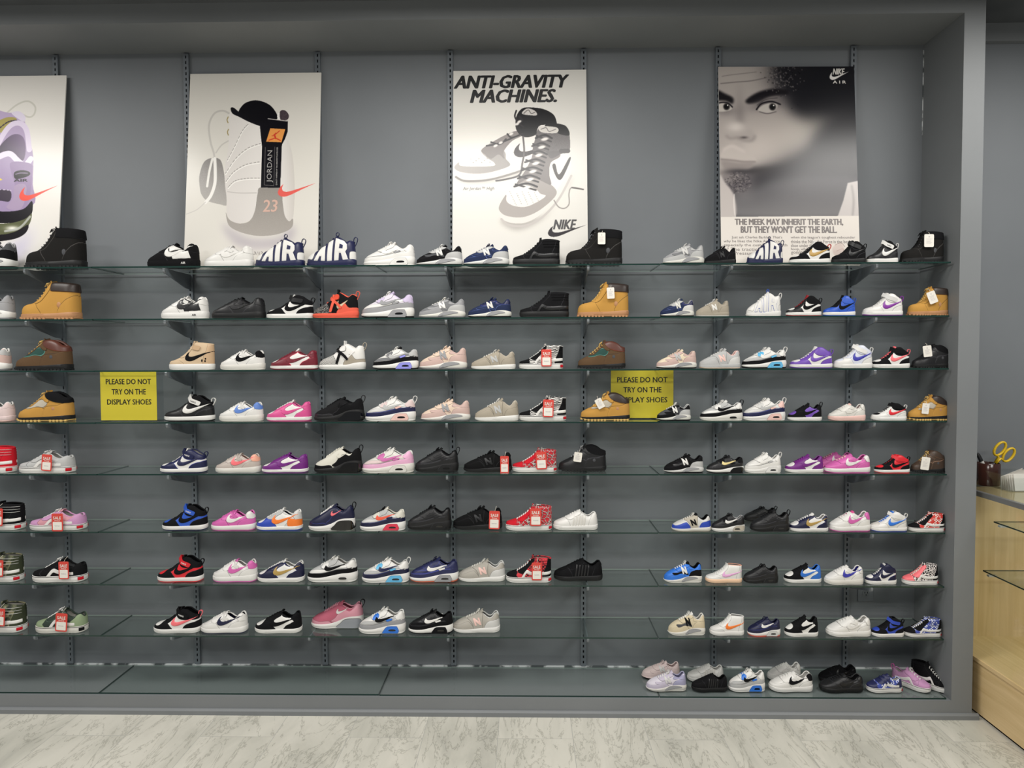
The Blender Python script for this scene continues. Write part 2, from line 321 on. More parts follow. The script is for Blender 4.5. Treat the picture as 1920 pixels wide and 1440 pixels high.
# ---------------------------------------------------------------- slotted uprights
UX = [(i-3)*.61 for i in range(-1, 7)]
def upright():
    mb = MB()
    for a, c in ((-.0125, -.003), (.003, .0125)): mb.box(a, c, -.014, 0, .095, 2.948)
    z = .095
    while z < 2.94:
        mb.box(-.003, .003, -.014, -.009, z, min(z+.012, 2.948)); z += .0254
    a = mb.mesh('rail')
    s = MB(); s.box(-.003, .003, -.004, -.001, .1, 2.945); return a, s.mesh('slots')
_ua, _us = upright()
NTH = ['first', 'second', 'third', 'fourth', 'fifth', 'sixth', 'seventh', 'eighth']
for i, x in enumerate(UX):
    o = put('slotted_upright', _ua, M_STEEL, loc=(x, 0, 0))
    tag(o, 'grey slotted steel upright on the back wall, %s counted from the recess end wall' % NTH[7-i], 'upright', 'slotted uprights of the shelf wall')
    put('slots', _us, M_SLOT, o)

# ---------------------------------------------------------------- glass shelves
m, nt, b = newmat('shelf_glass'); nt.nodes.remove(b); L = nt.links.new
tr = nd(nt, 'ShaderNodeBsdfTransparent'); tr.inputs[0].default_value = (.925, .95, .94, 1)
gl = nd(nt, 'ShaderNodeBsdfGlossy'); gl.inputs['Roughness'].default_value = .03; gl.inputs[0].default_value = (.95, 1, .98, 1)
def pane_fresnel(nt, ior):
    fr = nd(nt, 'ShaderNodeFresnel'); fr.inputs[0].default_value = ior; ge = nd(nt, 'ShaderNodeNewGeometry'); mu = nd(nt, 'ShaderNodeMix')
    nt.links.new(ge.outputs['Backfacing'], mu.inputs[0]); nt.links.new(fr.outputs[0], mu.inputs[2]); mu.inputs[3].default_value = 0
    return mu.outputs[0]
mx = nd(nt, 'ShaderNodeMixShader'); L(pane_fresnel(nt, 1.38), mx.inputs[0]); L(tr.outputs[0], mx.inputs[1]); L(gl.outputs[0], mx.inputs[2])
df = nd(nt, 'ShaderNodeBsdfDiffuse'); df.inputs[0].default_value = lin('8a9a94'); m2x = nd(nt, 'ShaderNodeMixShader'); m2x.inputs[0].default_value = .03
L(mx.outputs[0], m2x.inputs[1]); L(df.outputs[0], m2x.inputs[2]); L(m2x.outputs[0], nt.nodes['Material Output'].inputs[0])
M_GLASS = m
SHELF = ['', 'top shelf', 'second shelf', 'third shelf', 'fourth shelf', 'fifth shelf', 'sixth shelf', 'seventh shelf', 'eighth shelf', 'bottom deck']
SEAMS = [-3.55, -1.5295, -.2985, .9145, 2.136]
random.seed(4)
PANE = ['beside the recess end wall', 'second pane from the end wall', 'third pane from the end wall', 'fourth pane from the end wall']
for r in range(1, 10):
    for k in range(4):
        x0, x1 = SEAMS[k]+.0015, SEAMS[k+1]-.0015
        dy = random.uniform(-.006, .006); z1 = ROWZ[r]+(k % 2)*.0006; z0 = z1-.0062
        y0 = -.26+dy*.5 if r < 9 else -.287+dy*.6; y1 = -.0145 if r < 9 else -.007
        mb = MB().box(x0, x1, y0, y1, z0, z1)
        me = mb.mesh('glass_shelf'); me.materials.append(M_GLASS); me.materials.append(M_EDGE); me.materials.append(M_BACK)
        for p in me.polygons:
            if abs(p.normal.z) < .5: p.material_index = 2 if p.normal.y > .5 else 1
        o = put('glass_shelf', me)
        tag(o, 'clear glass pane of the %s, %s' % (SHELF[r], PANE[3-k]), 'shelf', 'glass panes of the shelf wall')

# ---------------------------------------------------------------- shelf brackets
_bp = [(-.0145, 0), (-.246, 0), (-.252, -.004), (-.253, -.012), (-.248, -.019), (-.236, -.022), (-.06, -.066), (-.0145, -.07)]
_bm = MB().prism(_bp, -.0028, .0028, 'x').mesh('bracket_arm')
_tp = [(-.2385, .0), (-.2525, .0), (-.2548, -.004), (-.2552, -.009), (-.2535, -.0145), (-.2495, -.019), (-.244, -.0215), (-.2385, -.0225)]
_tm = MB().prism(_tp, -.0048, .0048, 'x').mesh('end_cap')
M_CAP = plain('bracket_end_cap', '7c8185', .4, .5, .2)
for r in range(1, 9):
    for i, x in enumerate(UX):
        o = put('shelf_bracket', _bm, M_STEEL, loc=(x, 0, ROWZ[r]-.0068))
        tag(o, 'tapered grey bracket under the %s on the %s upright from the end wall' % (SHELF[r], NTH[7-i]), 'bracket', 'brackets under the glass shelves')
        put('end_cap', _tm, M_CAP, o)

# ---------------------------------------------------------------- wall socket behind the eighth shelf
so = MB().box(-.036, .036, -.006, 0, -.0575, .0575).put('wall_socket', paint('socket_paint', '70757a'), bevel=.002, loc=(1.923, 0, .462))
tag(so, 'grey painted wall socket behind the plain white strap shoe', 'socket')
mb = MB()
for zz in (.02, -.02):
    for xx in (-.006, .006): mb.box(xx-.0012, xx+.0012, -.0095, -.0085, zz+.001, zz+.009)
    mb.tube([(0, -.0095, zz-.006), (0, -.0085, zz-.006)], .0024, 8)
mb.put('socket_holes', M_SLOT, so)
mb = MB()
for zz in (.02, -.02): mb.tube([(0, -.0085, zz), (0, -.005, zz)], .0165, 20)
mb.put('socket_faces', paint('socket_face_paint', '6a6f73'), so)

# ================================================================ posters
class Art:
    """a small print, drawn as flat inks on a grid"""
    def __init__(s, w, h, box, bg):
        s.w, s.h, s.box = w, h, box
        x0, y0, x1, y1 = box
        s.X, s.Y = np.meshgrid(x0+(np.arange(w*2)+.5)/(w*2)*(x1-x0), y0+(np.arange(h*2)+.5)/(h*2)*(y1-y0))
        s.C = np.zeros((h*2, w*2, 3)); s.C[:] = s.col(bg); s.px = (x1-x0)/(w*2); s.rng = np.random.RandomState(3)
    def col(s, h): return np.array([int(h[i:i+2], 16)/255 for i in (0, 2, 4)])
    def blur(s, m, r):
        k = max(1, int(r/s.px))
        for ax in (0, 1):
            for _ in range(3):
                pad = [(0, 0), (0, 0)]; pad[ax] = (k+1, k); c = np.cumsum(np.pad(m, pad, mode='edge'), axis=ax); n = m.shape[ax]
                a = np.take(c, range(2*k+1, 2*k+1+n), axis=ax); b = np.take(c, range(0, n), axis=ax); m = (a-b)/(2*k+1)
        return m
    def ink(s, m, color, alpha=1, to=None, d=(0, 1)):
        m = (m*alpha)[..., None]; c = s.col(color)
        if to:
            p = s.X*d[0]+s.Y*d[1]; q = p[m[..., 0] > .3] if (m > .3).any() else p
            t = np.clip((p-q.min())/(q.max()-q.min()+1e-6), 0, 1)[..., None]; c = c*(1-t)+s.col(to)*t
        s.C = s.C*(1-m)+c*m
    def mask(s, pts, smooth=True):
        P = catmull(pts, True, 5) if smooth else [Vector(p) for p in pts]
        m = np.zeros(s.X.shape, bool); n = len(P)
        for i in range(n):
            (x0, y0), (x1, y1) = P[i], P[(i+1) % n]
            if y0 == y1: continue
            m ^= ((y0 > s.Y) != (y1 > s.Y)) & (s.X < (x1-x0)*(s.Y-y0)/(y1-y0)+x0)
        return m.astype(float)
    def poly(s, pts, color, blur=0, alpha=1, smooth=True, grain=0, clip=None, **k):
        m = s.mask(pts, smooth)
        if blur: m = s.blur(m, blur)
        if clip is not None: m = m*clip
        if grain: m = m*(1-grain*s.rng.rand(*m.shape))
        s.ink(m, color, alpha, **k); return m
    def line(s, pts, w, color, alpha=1, blur=0, n=8, dash=None):
        P = catmull(pts, n=n); d = np.full(s.X.shape, 1e9)
        for i, (a, b) in enumerate(zip(P[:-1], P[1:])):
            if dash and i % 2: continue
            ab = b-a; l = max(ab.length_squared, 1e-9)
            t = np.clip(((s.X-a.x)*ab.x+(s.Y-a.y)*ab.y)/l, 0, 1)
            d = np.minimum(d, np.hypot(s.X-a.x-t*ab.x, s.Y-a.y-t*ab.y))
        m = np.clip((w/2-d)/s.px+.5, 0, 1)
        if blur: m = s.blur(m, blur)
        s.ink(m, color, alpha)
    def blob(s, cx, cy, rx, ry, color, alpha=1, rot=0, p=1.0):
        c, q = math.cos(rad(rot)), math.sin(rad(rot)); u = ((s.X-cx)*c+(s.Y-cy)*q)/rx; v = (-(s.X-cx)*q+(s.Y-cy)*c)/ry
        s.ink(np.exp(-(u*u+v*v)**p), color, alpha)
    def out(s): return s.C.reshape(s.h, 2, s.w, 2, 3).mean(axis=(1, 3))
def tick_poly(x0, x1, y0, y1, rise=None):
    return [(x0+p[0]*(x1-x0), y1-p[1]/.42*(y1-y0))+p[2:] for p in TICK]
def poster(name, label, art, cx, width, height, zb, yb, yt, xt=0):
    """foam board with its print, standing on the top shelf and leaning on the uprights"""
    lean = math.asin((yt-yb)/height)
    root = empty(name, (cx, yb, zb)); root.rotation_euler = (-lean, xt, 0); tag(root, label, 'poster', 'posters standing on the top shelf')
    MB().box(-width/2, width/2, .0006, .0056, 0, height).put('board', plain('foam_board_white', 'd9d6d0', .7), root)
    w, h = art.w, art.h; img = np.clip(art.out()*1.08, 0, 1)
    xs = np.linspace(-width/2, width/2, w+1); zs = np.linspace(height, 0, h+1)
    V = [(x, 0, z) for z in zs for x in xs]; F = [(i*(w+1)+j, (i+1)*(w+1)+j, (i+1)*(w+1)+j+1, i*(w+1)+j+1) for i in range(h) for j in range(w)]
    me = mesh_of('print', V, F)
    at = me.color_attributes.new('ink', 'BYTE_COLOR', 'CORNER')
    rgb = np.repeat(img.reshape(-1, 3), 4, axis=0); rgba = np.concatenate([rgb, np.ones((len(rgb), 1))], 1).astype(np.float32)
    at.data.foreach_set('color_srgb', rgba.ravel())
    put('print', me, M_PRINT, root)
    return root
m, nt, b = newmat('glossy_poster_print'); a = nd(nt, 'ShaderNodeVertexColor', layer_name='ink')
nt.links.new(a.outputs[0], b.inputs['Base Color']); b.inputs['Roughness'].default_value = .24; b.inputs['Specular IOR Level'].default_value = .3
bump(nt, b, 60, .09, .0006); M_PRINT = m
def letters(root, name, items, mat, depth=-.0006):
    mb = MB()
    for t, x0, x1, z0, z1, bold, sh, vert in items: text_in(mb, t, x0, x1, z0, z1, depth, bold, sh, vert)
    return mb.put(name, mat, root)
INK = plain('black_ink', '141416', .35); GREYINK = plain('grey_ink', '77706e', .4); WHITEINK = plain('white_ink', 'e2ddd8', .4)
PINKINK = plain('pale_pink_ink', 'cfab9c', .4); SOFTINK = plain('dim_grey_ink', '5f5b5a', .4)
PW, PH = .605, .914
def in_box(box, t, x0, x1, y0, y1, bold=0, sh=0, vert=False):
    """rectangle given in the print's own units (top-left origin) to the board's metres"""
    f = lambda x: (x-box[0])/(box[2]-box[0])*PW-PW/2
    g = lambda y: (1-(y-box[1])/(box[3]-box[1]))*PH
    return (t, f(x0), f(x1), g(y1), g(y0), bold, sh, vert)
# --- lavender running shoe seen from the heel
bx = (-440, 200, 405, 1450)
A = Art(300, 450, bx, 'cfccc6')
A.line([(20, 450), (90, 390), (160, 366), (210, 400), (208, 450), (175, 470), (120, 445)], 11, 'b9b6ae')
A.poly([(-300, 1180), (-100, 1330), (60, 1330), (190, 1220), (230, 1150), (215, 1290), (120, 1400), (-150, 1420)], 'aaa4c4', blur=40, alpha=.75)
A.poly([(-330, 520), (-200, 440), (-60, 420), (40, 440), (120, 440), (150, 500), (180, 600), (215, 720), (222, 900), (225, 1040), (-60, 1090), (-300, 1000), (-360, 760)], 'a898b4', to='8d7d9c')
A.poly([(-60, 520), (30, 470), (95, 480), (60, 530), (0, 570)], '9a8f52'); A.line([(-20, 545), (40, 500), (100, 490)], 9, '3b3440', dash=1)
A.poly([(60, 440), (110, 432), (150, 465), (145, 500), (90, 470)], 'c9c1d0')
A.line([(-40, 690), (20, 570), (70, 515), (125, 512), (165, 560), (188, 680)], 34, 'cabfd2')
A.poly([(-60, 760), (0, 650), (60, 590), (110, 580), (150, 610), (165, 690), (150, 750), (110, 720), (60, 690), (0, 700)], '241f2a', to='74647f', d=(1, -.6))
A.line([(-120, 760), (-20, 730), (60, 705), (120, 755), (165, 780), (200, 740)], 36, 'd3cad9')
A.poly([(75, 760), (200, 770), (216, 830), (205, 1000), (165, 1060), (60, 1060), (100, 1010), (105, 900), (80, 830)], '8a7898')
A.poly([(100, 825), (150, 812), (198, 825), (190, 850), (110, 868)], '1d1a20'); A.line([(108, 838), (140, 830), (185, 832)], 6, '7e6f8a')
A.poly([(-200, 940), (0, 935), (80, 945), (78, 1010), (0, 1005), (-200, 1000)], '3b3440'); A.line([(-200, 940), (0, 935), (90, 942)], 5, 'b8acc0', dash=1)
A.poly([(105, 912), (175, 905), (180, 980), (150, 1062), (62, 1052), (100, 985)], '97869f')
A.poly([(-200, 800), (20, 868), (-60, 880), (-200, 890)], 'cbb95a')
A.poly([(-340, 1010), (-100, 1060), (60, 1075), (170, 1060), (222, 1010), (228, 1080), (190, 1130), (60, 1150), (-200, 1140), (-340, 1100)], '17151a')
A.poly([(-330, 1110), (-100, 1150), (80, 1150), (180, 1125), (225, 1090), (212, 1160), (150, 1215), (0, 1225), (-250, 1200)], '55583f')
A.blob(105, 1182, 40, 14, 'dedcd2', .95); A.line([(60, 1200), (150, 1180), (215, 1110)], 14, 'a9aaa6', .8)
A.poly([(-300, 1200), (0, 1222), (120, 1205), (205, 1160), (190, 1215), (100, 1255), (-100, 1265)], '1a171b')
A.poly(tick_poly(137, 383, 912, 1008), 'd04a3c')
root = poster('shoe_poster', 'poster of a lavender shoe with red tick, cut off by the frame', A, -2.075, PW, PH, ROWZ[1]+.002, -.125, -.022)
letters(root, 'lettering', [in_box(bx, 'AIR', 98, 190, 868, 886, .03, 0)], INK)
# --- white and black high-top from behind
bx = (73, 95, 962, 1428)
A = Art(300, 450, bx, 'cac6bf')
A.poly([(165, 880), (158, 800), (185, 705), (240, 675), (295, 688), (320, 760), (335, 860), (352, 990), (300, 990), (215, 965), (178, 925)], '6a6664', grain=.25, to='989490')
A.poly([(320, 1120), (500, 1220), (700, 1215), (800, 1130), (790, 1230), (640, 1290), (430, 1270)], '9c949e', blur=22, alpha=.6)
A.line([(345, 370), (300, 352), (245, 372), (212, 450), (225, 560), (250, 640), (258, 690)], 13, 'b5b1ab'); A.line([(345, 560), (300, 590), (265, 640)], 9, 'b5b1ab')
A.poly([(708, 590), (740, 545), (780, 660), (800, 860), (800, 1000), (792, 1090), (765, 1108), (738, 1075), (720, 980), (705, 860)], 'd0ccc8', to='bcb7b1', d=(1, 0))
A.poly([(352, 360), (420, 395), (500, 428), (555, 455), (575, 540), (578, 700), (575, 860), (556, 950), (535, 1045), (505, 1100), (440, 1118), (385, 1105), (350, 1050), (346, 950), (333, 860), (328, 760), (345, 620), (352, 480)], 'd6d2ce', to='c4bfbb', d=(-1, .3))
for q in ([(345, 690), (390, 600), (440, 490), (478, 445)], [(335, 780), (400, 680), (480, 610), (570, 577)], [(340, 835), (390, 770), (470, 722), (565, 704)], [(355, 875), (400, 832), (480, 816), (570, 815)]):
    A.line(q, 5, '8e8a86', dash=1); A.line([(a, b+9) for a, b in q], 5, 'e6e3df')
A.line([(350, 905), (430, 915), (545, 915)], 7, 'b4afab')
A.poly([(344, 1045), (362, 1085), (392, 1108), (445, 1121), (505, 1103), (538, 1035), (553, 920), (572, 878), (702, 878), (722, 980), (738, 1068), (768, 1108), (793, 1090), (790, 1145), (740, 1180), (650, 1202), (545, 1203), (435, 1175), (365, 1130)], '827d78', to='99938d', grain=.16)
A.poly([(410, 372), (440, 310), (500, 284), (560, 288), (622, 318), (665, 372), (672, 410), (640, 425), (600, 445), (550, 438), (480, 412)], '0e0d12')
A.poly([(355, 335), (376, 332), (420, 368), (480, 408), (560, 436), (615, 436), (602, 472), (550, 458), (480, 430), (415, 396), (368, 372)], '100f14')
A.poly([(672, 380), (690, 372), (692, 416), (676, 416)], 'dcd9d5'); A.poly([(690, 360), (722, 354), (748, 382), (746, 412), (720, 424), (692, 414)], '2a2026', grain=.3)
A.poly([(608, 412), (745, 425), (744, 500), (730, 545), (708, 590), (704, 882), (574, 880), (574, 600), (566, 540), (556, 460), (600, 450)], '0f0e13', smooth=False)
A.line([(610, 410), (742, 428)], 5, 'b9b4b0')
A.poly([(627, 476), (728, 483), (704, 573), (601, 567)], 'd08c48', smooth=False)
for q, w in (([(660, 520), (676, 506), (690, 494)], 6), ([(655, 520), (662, 538), (664, 545)], 11), ([(662, 542), (645, 549), (620, 557)], 7), ([(664, 545), (682, 552), (697, 560)], 7), ([(656, 522), (648, 527), (640, 528)], 5)): A.line(q, w, 'b83a2a')
A.blob(664, 512, 6, 6, 'b83a2a', 1, p=3)
for q in ([(597, 605), (597, 862)], [(597, 862), (660, 868)], [(660, 604), (660, 868)]): A.line(q, 2, '9a9692')
A.poly(tick_poly(686, 944, 850, 942), 'cf5a52')
A.line([(258, 680), (264, 760), (264, 850), (240, 930), (205, 978)], 21, 'dad7d2'); A.line([(242, 682), (224, 770), (213, 868)], 15, 'd6d3ce'); A.line([(205, 975), (150, 1025), (80, 1055)], 6, 'b8b4af')
for q in ((340, 415), (345, 500)): A.line([(q[0], q[1]-20), (q[0]-7, q[1]), (q[0], q[1]+20)], 6, '8d7d4a')
root = poster('shoe_poster', 'poster of a white high-top with black strap, above the plain white strap shoe', A, -.8935, PW, PH, ROWZ[1]+.002, -.125, -.022)
letters(root, 'lettering', [in_box(bx, 'JORDAN', 612, 655, 628, 845, -.005, 0, True), in_box(bx, 'QUALITY INSPIRED BY THE GREATEST PLAYER EVER', 673, 684, 605, 865, .01, 0, True)], plain('silver_ink', 'a7a3a0', .4))
letters(root, 'number', [in_box(bx, '23', 590, 690, 962, 1045, .02, .1)], PINKINK)
letters(root, 'small_print', [in_box(bx, '23/12', 520, 600, 1310, 1330, 0, 0)], SOFTINK)
# --- drawing of two laced high-tops
bx = (74, 80, 972, 1428)
A = Art(300, 450, bx, 'cbc8c2')
A.blob(240, 700, 300, 240, 'd9d5ce', .6)
def sole_shadow(p): A.poly(p, '948f8b', blur=14, alpha=.7)
sole_shadow([(95, 800), (160, 850), (330, 845), (560, 780), (620, 700), (560, 760), (300, 810)])
A.poly([(84, 745), (88, 790), (150, 835), (250, 840), (400, 810), (540, 765), (610, 720), (610, 660), (400, 760), (150, 780)], 'c9c4bf'); A.line([(95, 812), (160, 840), (300, 835), (430, 805), (560, 760), (615, 715)], 14, '7d7875')
A.poly([(84, 745), (110, 715), (180, 675), (265, 630), (350, 560), (420, 530), (480, 500), (520, 460), (545, 400), (760, 420), (765, 600), (620, 680), (420, 760), (250, 785), (130, 775)], 'd3cec9')
A.poly([(84, 745), (115, 712), (125, 735), (220, 742), (345, 738), (350, 715), (300, 680), (265, 630), (340, 585), (420, 640), (430, 690), (455, 738), (330, 780), (220, 790), (120, 775)], '8b8683', to='a09a96', d=(-1, 0))
A.poly([(265, 628), (330, 580), (420, 530), (500, 500), (540, 530), (470, 570), (415, 640), (420, 690), (380, 660), (330, 690), (290, 660)], '77716f')
for i in range(26): A.blob(195+(i*37) % 130, 690+(i*17) % 40-((i*37) % 130)*.12, 3.5, 3, '9c9692', .9, p=2)
A.poly(tick_poly(480, 790, 575, 680), '2e2a2c')
A.poly([(495, 470), (500, 400), (535, 348), (590, 338), (680, 350), (745, 385), (768, 430), (765, 470), (690, 500), (600, 540), (545, 540), (510, 510)], '141316')
A.poly([(540, 370), (575, 345), (625, 362), (638, 392), (590, 392), (545, 385)], 'b5b0ac'); A.line([(550, 380), (580, 356), (600, 380), (625, 372)], 5, '55504f')
for q in ([(500, 470), (540, 430), (520, 400)], [(505, 440), (545, 470)], [(500, 360), (490, 400), (510, 440)], [(300, 600), (360, 590), (420, 570), (490, 540)], [(330, 575), (390, 590), (430, 555)], [(440, 520), (470, 545), (540, 520)]): A.line(q, 11, '242124')
for q in ((520, 436), (505, 452), (395, 580), (360, 600), (465, 520)): A.blob(q[0], q[1], 16, 9, 'd5d0cb', .95, -25, 3)
A.line([(545, 540), (552, 640), (540, 720), (520, 800), (440, 828), (365, 840)], 12, '4b4748')
sole_shadow([(400, 1100), (470, 1170), (570, 1160), (700, 1080), (800, 960), (880, 800), (840, 900), (680, 1080)])
A.poly([(380, 1040), (395, 1090), (460, 1125), (560, 1125), (660, 1070), (770, 950), (850, 820), (872, 740), (850, 660), (760, 900), (620, 1040), (480, 1080)], 'cdc8c3'); A.line([(400, 1100), (450, 1140), (560, 1145), (670, 1090), (780, 970), (866, 810)], 15, 'b1aba8')
A.poly([(388, 1020), (430, 930), (500, 870), (560, 780), (610, 700), (630, 620), (650, 470), (770, 480), (855, 560), (855, 680), (862, 740), (800, 860), (700, 1000), (600, 1070), (470, 1075), (400, 1055)], 'd3cec9')
A.poly([(385, 1010), (430, 935), (435, 980), (480, 1010), (560, 1018), (640, 985), (695, 945), (660, 930), (630, 900), (560, 870), (510, 870), (520, 845), (600, 800), (660, 830), (720, 860), (768, 915), (740, 970), (640, 1050), (540, 1088), (440, 1080), (392, 1050)], '8d8784', to='9d9793')
A.poly([(500, 865), (560, 770), (600, 690), (630, 600), (700, 640), (780, 640), (790, 680), (730, 720), (720, 800), (730, 870), (660, 840), (590, 820)], '6f6a69')
A.poly([(612, 640), (625, 560), (650, 480), (700, 470), (770, 455), (830, 470), (855, 520), (855, 640), (800, 660), (730, 690), (690, 640)], '4f4b4c', grain=.2); A.poly([(690, 470), (740, 450), (820, 462), (852, 500), (850, 535), (780, 520)], '161517')
A.poly([(655, 470), (770, 478), (772, 515), (690, 515), (655, 500)], 'bfbab5'); A.line([(665, 490), (700, 480), (720, 505), (765, 490)], 5, '625d5c')
A.poly([(740, 740), (760, 730), (785, 800), (850, 690), (862, 700), (820, 800), (790, 838), (762, 810)], '3d393a')
for i in range(7):
    y = 530+i*55; x = 690-i*20; w = 60+i*4
    A.line([(x-w, y+20), (x, y), (x+w*.8, y+22)], 13, '232023'); A.line([(x-w*.9, y+5), (x+w*.7, y+45)], 12, '2b282a'); A.blob(x, y+28, 26, 11, 'd8d3ce', .95, -12, 3)
A.line([(800, 640), (845, 640)], 30, '3f3b3c')
for i in range(38): A.blob(455+(i*53) % 200, 915+(i*29) % 90, 4, 3.5, '9c9692', .85, p=2)
A.line([(750, 975), (780, 1020), (820, 1030), (850, 1000), (850, 930), (870, 890), (945, 903)], 8, '8c8683'); A.line([(870, 890), (945, 903)], 10, '55504f')
A.poly(tick_poly(706, 966, 1142, 1222), '2d2a2d'); 
root = poster('high_top_poster', 'poster with a drawing of two laced high-top shoes under bold lettering', A, .318, PW, PH, ROWZ[1]+.002, -.125, -.022)
letters(root, 'headline', [in_box(bx, 'ANTI-GRAVITY', 76, 858, 112, 205, .05, .26), in_box(bx, 'MACHINES.', 186, 775, 212, 305, .05, .26)], INK)
letters(root, 'logo_lettering', [in_box(bx, 'NIKE', 742, 900, 1106, 1172, .045, .3)], plain('dark_grey_ink', '343234', .4))
letters(root, 'caption', [in_box(bx, 'Air Jordan\u2122 High', 142, 352, 880, 908, 0, .2)], SOFTINK)
# --- close-up of a man's face
bx = (66, 83, 1006, 1437)
A = Art(300, 450, bx, '15151a')
A.poly([(40, 60), (430, 60), (470, 200), (540, 330), (600, 430), (680, 520), (640, 640), (480, 730), (330, 800), (270, 960), (160, 960), (100, 880), (40, 860)], '9f9793', blur=38)
A.blob(690, 500, 230, 90, 'aaa49b', .75, -28); A.blob(560, 640, 170, 110, '8d8782', .5, -20); A.blob(230, 140, 260, 120, 'aaa29d', .8, 5); A.blob(330, 640, 240, 150, 'bfb6b0', .75, -10); A.blob(560, 540, 150, 110, 'b4aca6', .6, -35)
A.blob(560, 120, 150, 130, '1b1a1f', .95); A.blob(850, 250, 320, 200, '15151a', .97, p=1.6); A.blob(930, 640, 170, 260, '1d1c21', .85, p=1.5); A.blob(860, 780, 340, 130, '29272b', .85, p=1.3); A.blob(480, 850, 330, 85, '343236', .9, -4, p=1.4); A.blob(300, 800, 130, 30, '3a3739', .8)
for q, w in (([(80, 200), (180, 190), (300, 180), (430, 150), (500, 120)], 7), ([(90, 150), (150, 140), (330, 120)], 4)): A.line(q, w, '5d5757', .7, 3)
A.poly([(40, 240), (110, 270), (165, 300), (160, 340), (110, 320), (40, 310)], '1a181b', blur=7)
A.poly([(250, 320), (300, 280), (370, 250), (460, 235), (540, 250), (545, 275), (460, 285), (400, 300), (340, 330), (270, 340)], '151317', blur=7)
A.blob(210, 420, 36, 150, '7a7372', .6); A.blob(110, 390, 80, 34, '6c6666', .6); A.blob(400, 340, 120, 40, '5d5758', .75, -12)
A.poly([(40, 360), (70, 340), (120, 340), (155, 365), (140, 385), (80, 395), (40, 385)], 'b5aea8', blur=3); A.blob(118, 360, 23, 24, '121113', 1, p=3); A.blob(126, 350, 5, 5, 'e6e2dd', 1, p=3); A.line([(40, 350), (75, 332), (125, 334), (158, 362)], 9, '17151a', 1, 2)
A.poly([(335, 385), (370, 350), (430, 335), (470, 345), (455, 385), (400, 402)], 'b0a9a4', blur=3); A.blob(436, 362, 24, 25, '111012', 1, p=3); A.blob(444, 352, 5, 5, 'e0dcd7', 1, p=3); A.line([(325, 380), (360, 340), (430, 325), (490, 345)], 10, '17151a', 1, 2); A.line([(330, 350), (390, 312), (470, 300)], 6, '3a3638', .8, 2); A.line([(345, 395), (400, 408), (460, 395)], 6, '4b4647', .8, 2)
A.poly([(100, 540), (120, 480), (190, 470), (270, 500), (315, 560), (300, 600), (240, 595), (190, 570), (130, 580)], 'a39b97', blur=12); A.blob(180, 500, 60, 34, 'cbc3bd', .8); A.line([(112, 560), (140, 580), (190, 574), (240, 594), (290, 592), (312, 560)], 10, '6a6362', .55, 9); A.blob(235, 572, 26, 9, '4a4445', .8)
A.poly([(85, 660), (150, 620), (220, 650), (300, 700), (310, 740), (200, 735), (80, 715)], 'b4aba6', blur=6); A.line([(75, 722), (150, 728), (230, 738), (310, 738)], 9, '645c5b', .8, 6); A.line([(90, 655), (150, 632), (235, 668)], 12, 'cfc6c0', .5, 9)
A.poly([(80, 730), (200, 745), (300, 745), (260, 790), (150, 800), (90, 780)], '8c8481', blur=8); A.blob(190, 808, 90, 20, '29272a', .9)
A.blob(190, 880, 110, 80, '555054', .9, p=1.5); A.blob(150, 850, 60, 34, '8f8784', .55)
for i in range(240):
    q, w = A.rng.rand()*6.28, A.rng.rand()**.6; x, y = 190+95*w*math.cos(q), 880+70*w*math.sin(q); A.blob(x, y, 4.5, 3.5, '232024' if i % 3 else '968f8b', .45)
for i in range(200):
    x, y = 520+A.rng.randn()*60, 150+A.rng.randn()*60; A.blob(x, y, 4, 4, '0f0e11' if i % 2 else '8b8482', .55)
A.poly([(270, 930), (420, 860), (700, 830), (1010, 860), (1010, 1112), (60, 1112), (60, 950), (150, 960)], '4f4d51', blur=25, alpha=.75, to='9a9796')
A.poly([(60, 840), (100, 880), (160, 970), (165, 1112), (60, 1112)], 'b3aba8', blur=6); A.line([(160, 960), (158, 1040), (165, 1110)], 6, 'd9d3ce', .9, 2)
A.poly([(862, 1112), (905, 1000), (938, 882), (1015, 866), (1015, 1112)], 'bab4b1', blur=2, smooth=False); A.line([(965, 900), (975, 1000), (965, 1100)], 12, '8f8988', .8, 5)
A.poly([(60, 1112), (1010, 1104), (1010, 1440), (60, 1440)], 'd2ccc4', smooth=False)
A.line([(840, 1300), (880, 1285), (905, 1310)], 4, 'a58d88'); A.line([(850, 1340), (890, 1325), (900, 1350)], 4, 'a58d88'); A.poly([(820, 1320), (880, 1290), (900, 1340), (850, 1390)], 'bfa9a2', alpha=.6, blur=4)
A.poly(tick_poly(834, 972, 118, 176), 'd9d5d2')
root = poster('face_poster', "poster with a close-up of a man's face above two lines of bold lettering", A, 1.5155, PW+.004, PH, ROWZ[1]+.0055, -.125, -.022)
root.rotation_euler.y = rad(.45)
letters(root, 'headline', [in_box(bx, 'THE MEEK MAY INHERIT THE EARTH,', 158, 902, 1124, 1172, .05, 0), in_box(bx, "BUT THEY WON'T GET THE BALL.", 198, 858, 1172, 1220, .05, 0)], GREYINK)
B1 = [('Just ask Charles Barkley. That\u2019s', 135, 482), ('why he likes the Nike Air Force,', 80, 470), ('especially the cushioning. With', 80, 515), ('it? The traction and the', 80, 470), ('Air-Pressure.', 80, 300)]
B2 = [('when the league\u2019s toughest rebounder', 540, 980), ('thinks the Nike Air Force is the best', 540, 945), ('shoe under the', 540, 700), ('hoop, what', 540, 660), ('gonna', 540, 620)]
letters(root, 'small_print', [in_box(bx, t, a, b, 1240+i*26, 1262+i*26, 0, 0) for B in (B1, B2) for i, (t, a, b) in enumerate(B)], GREYINK)
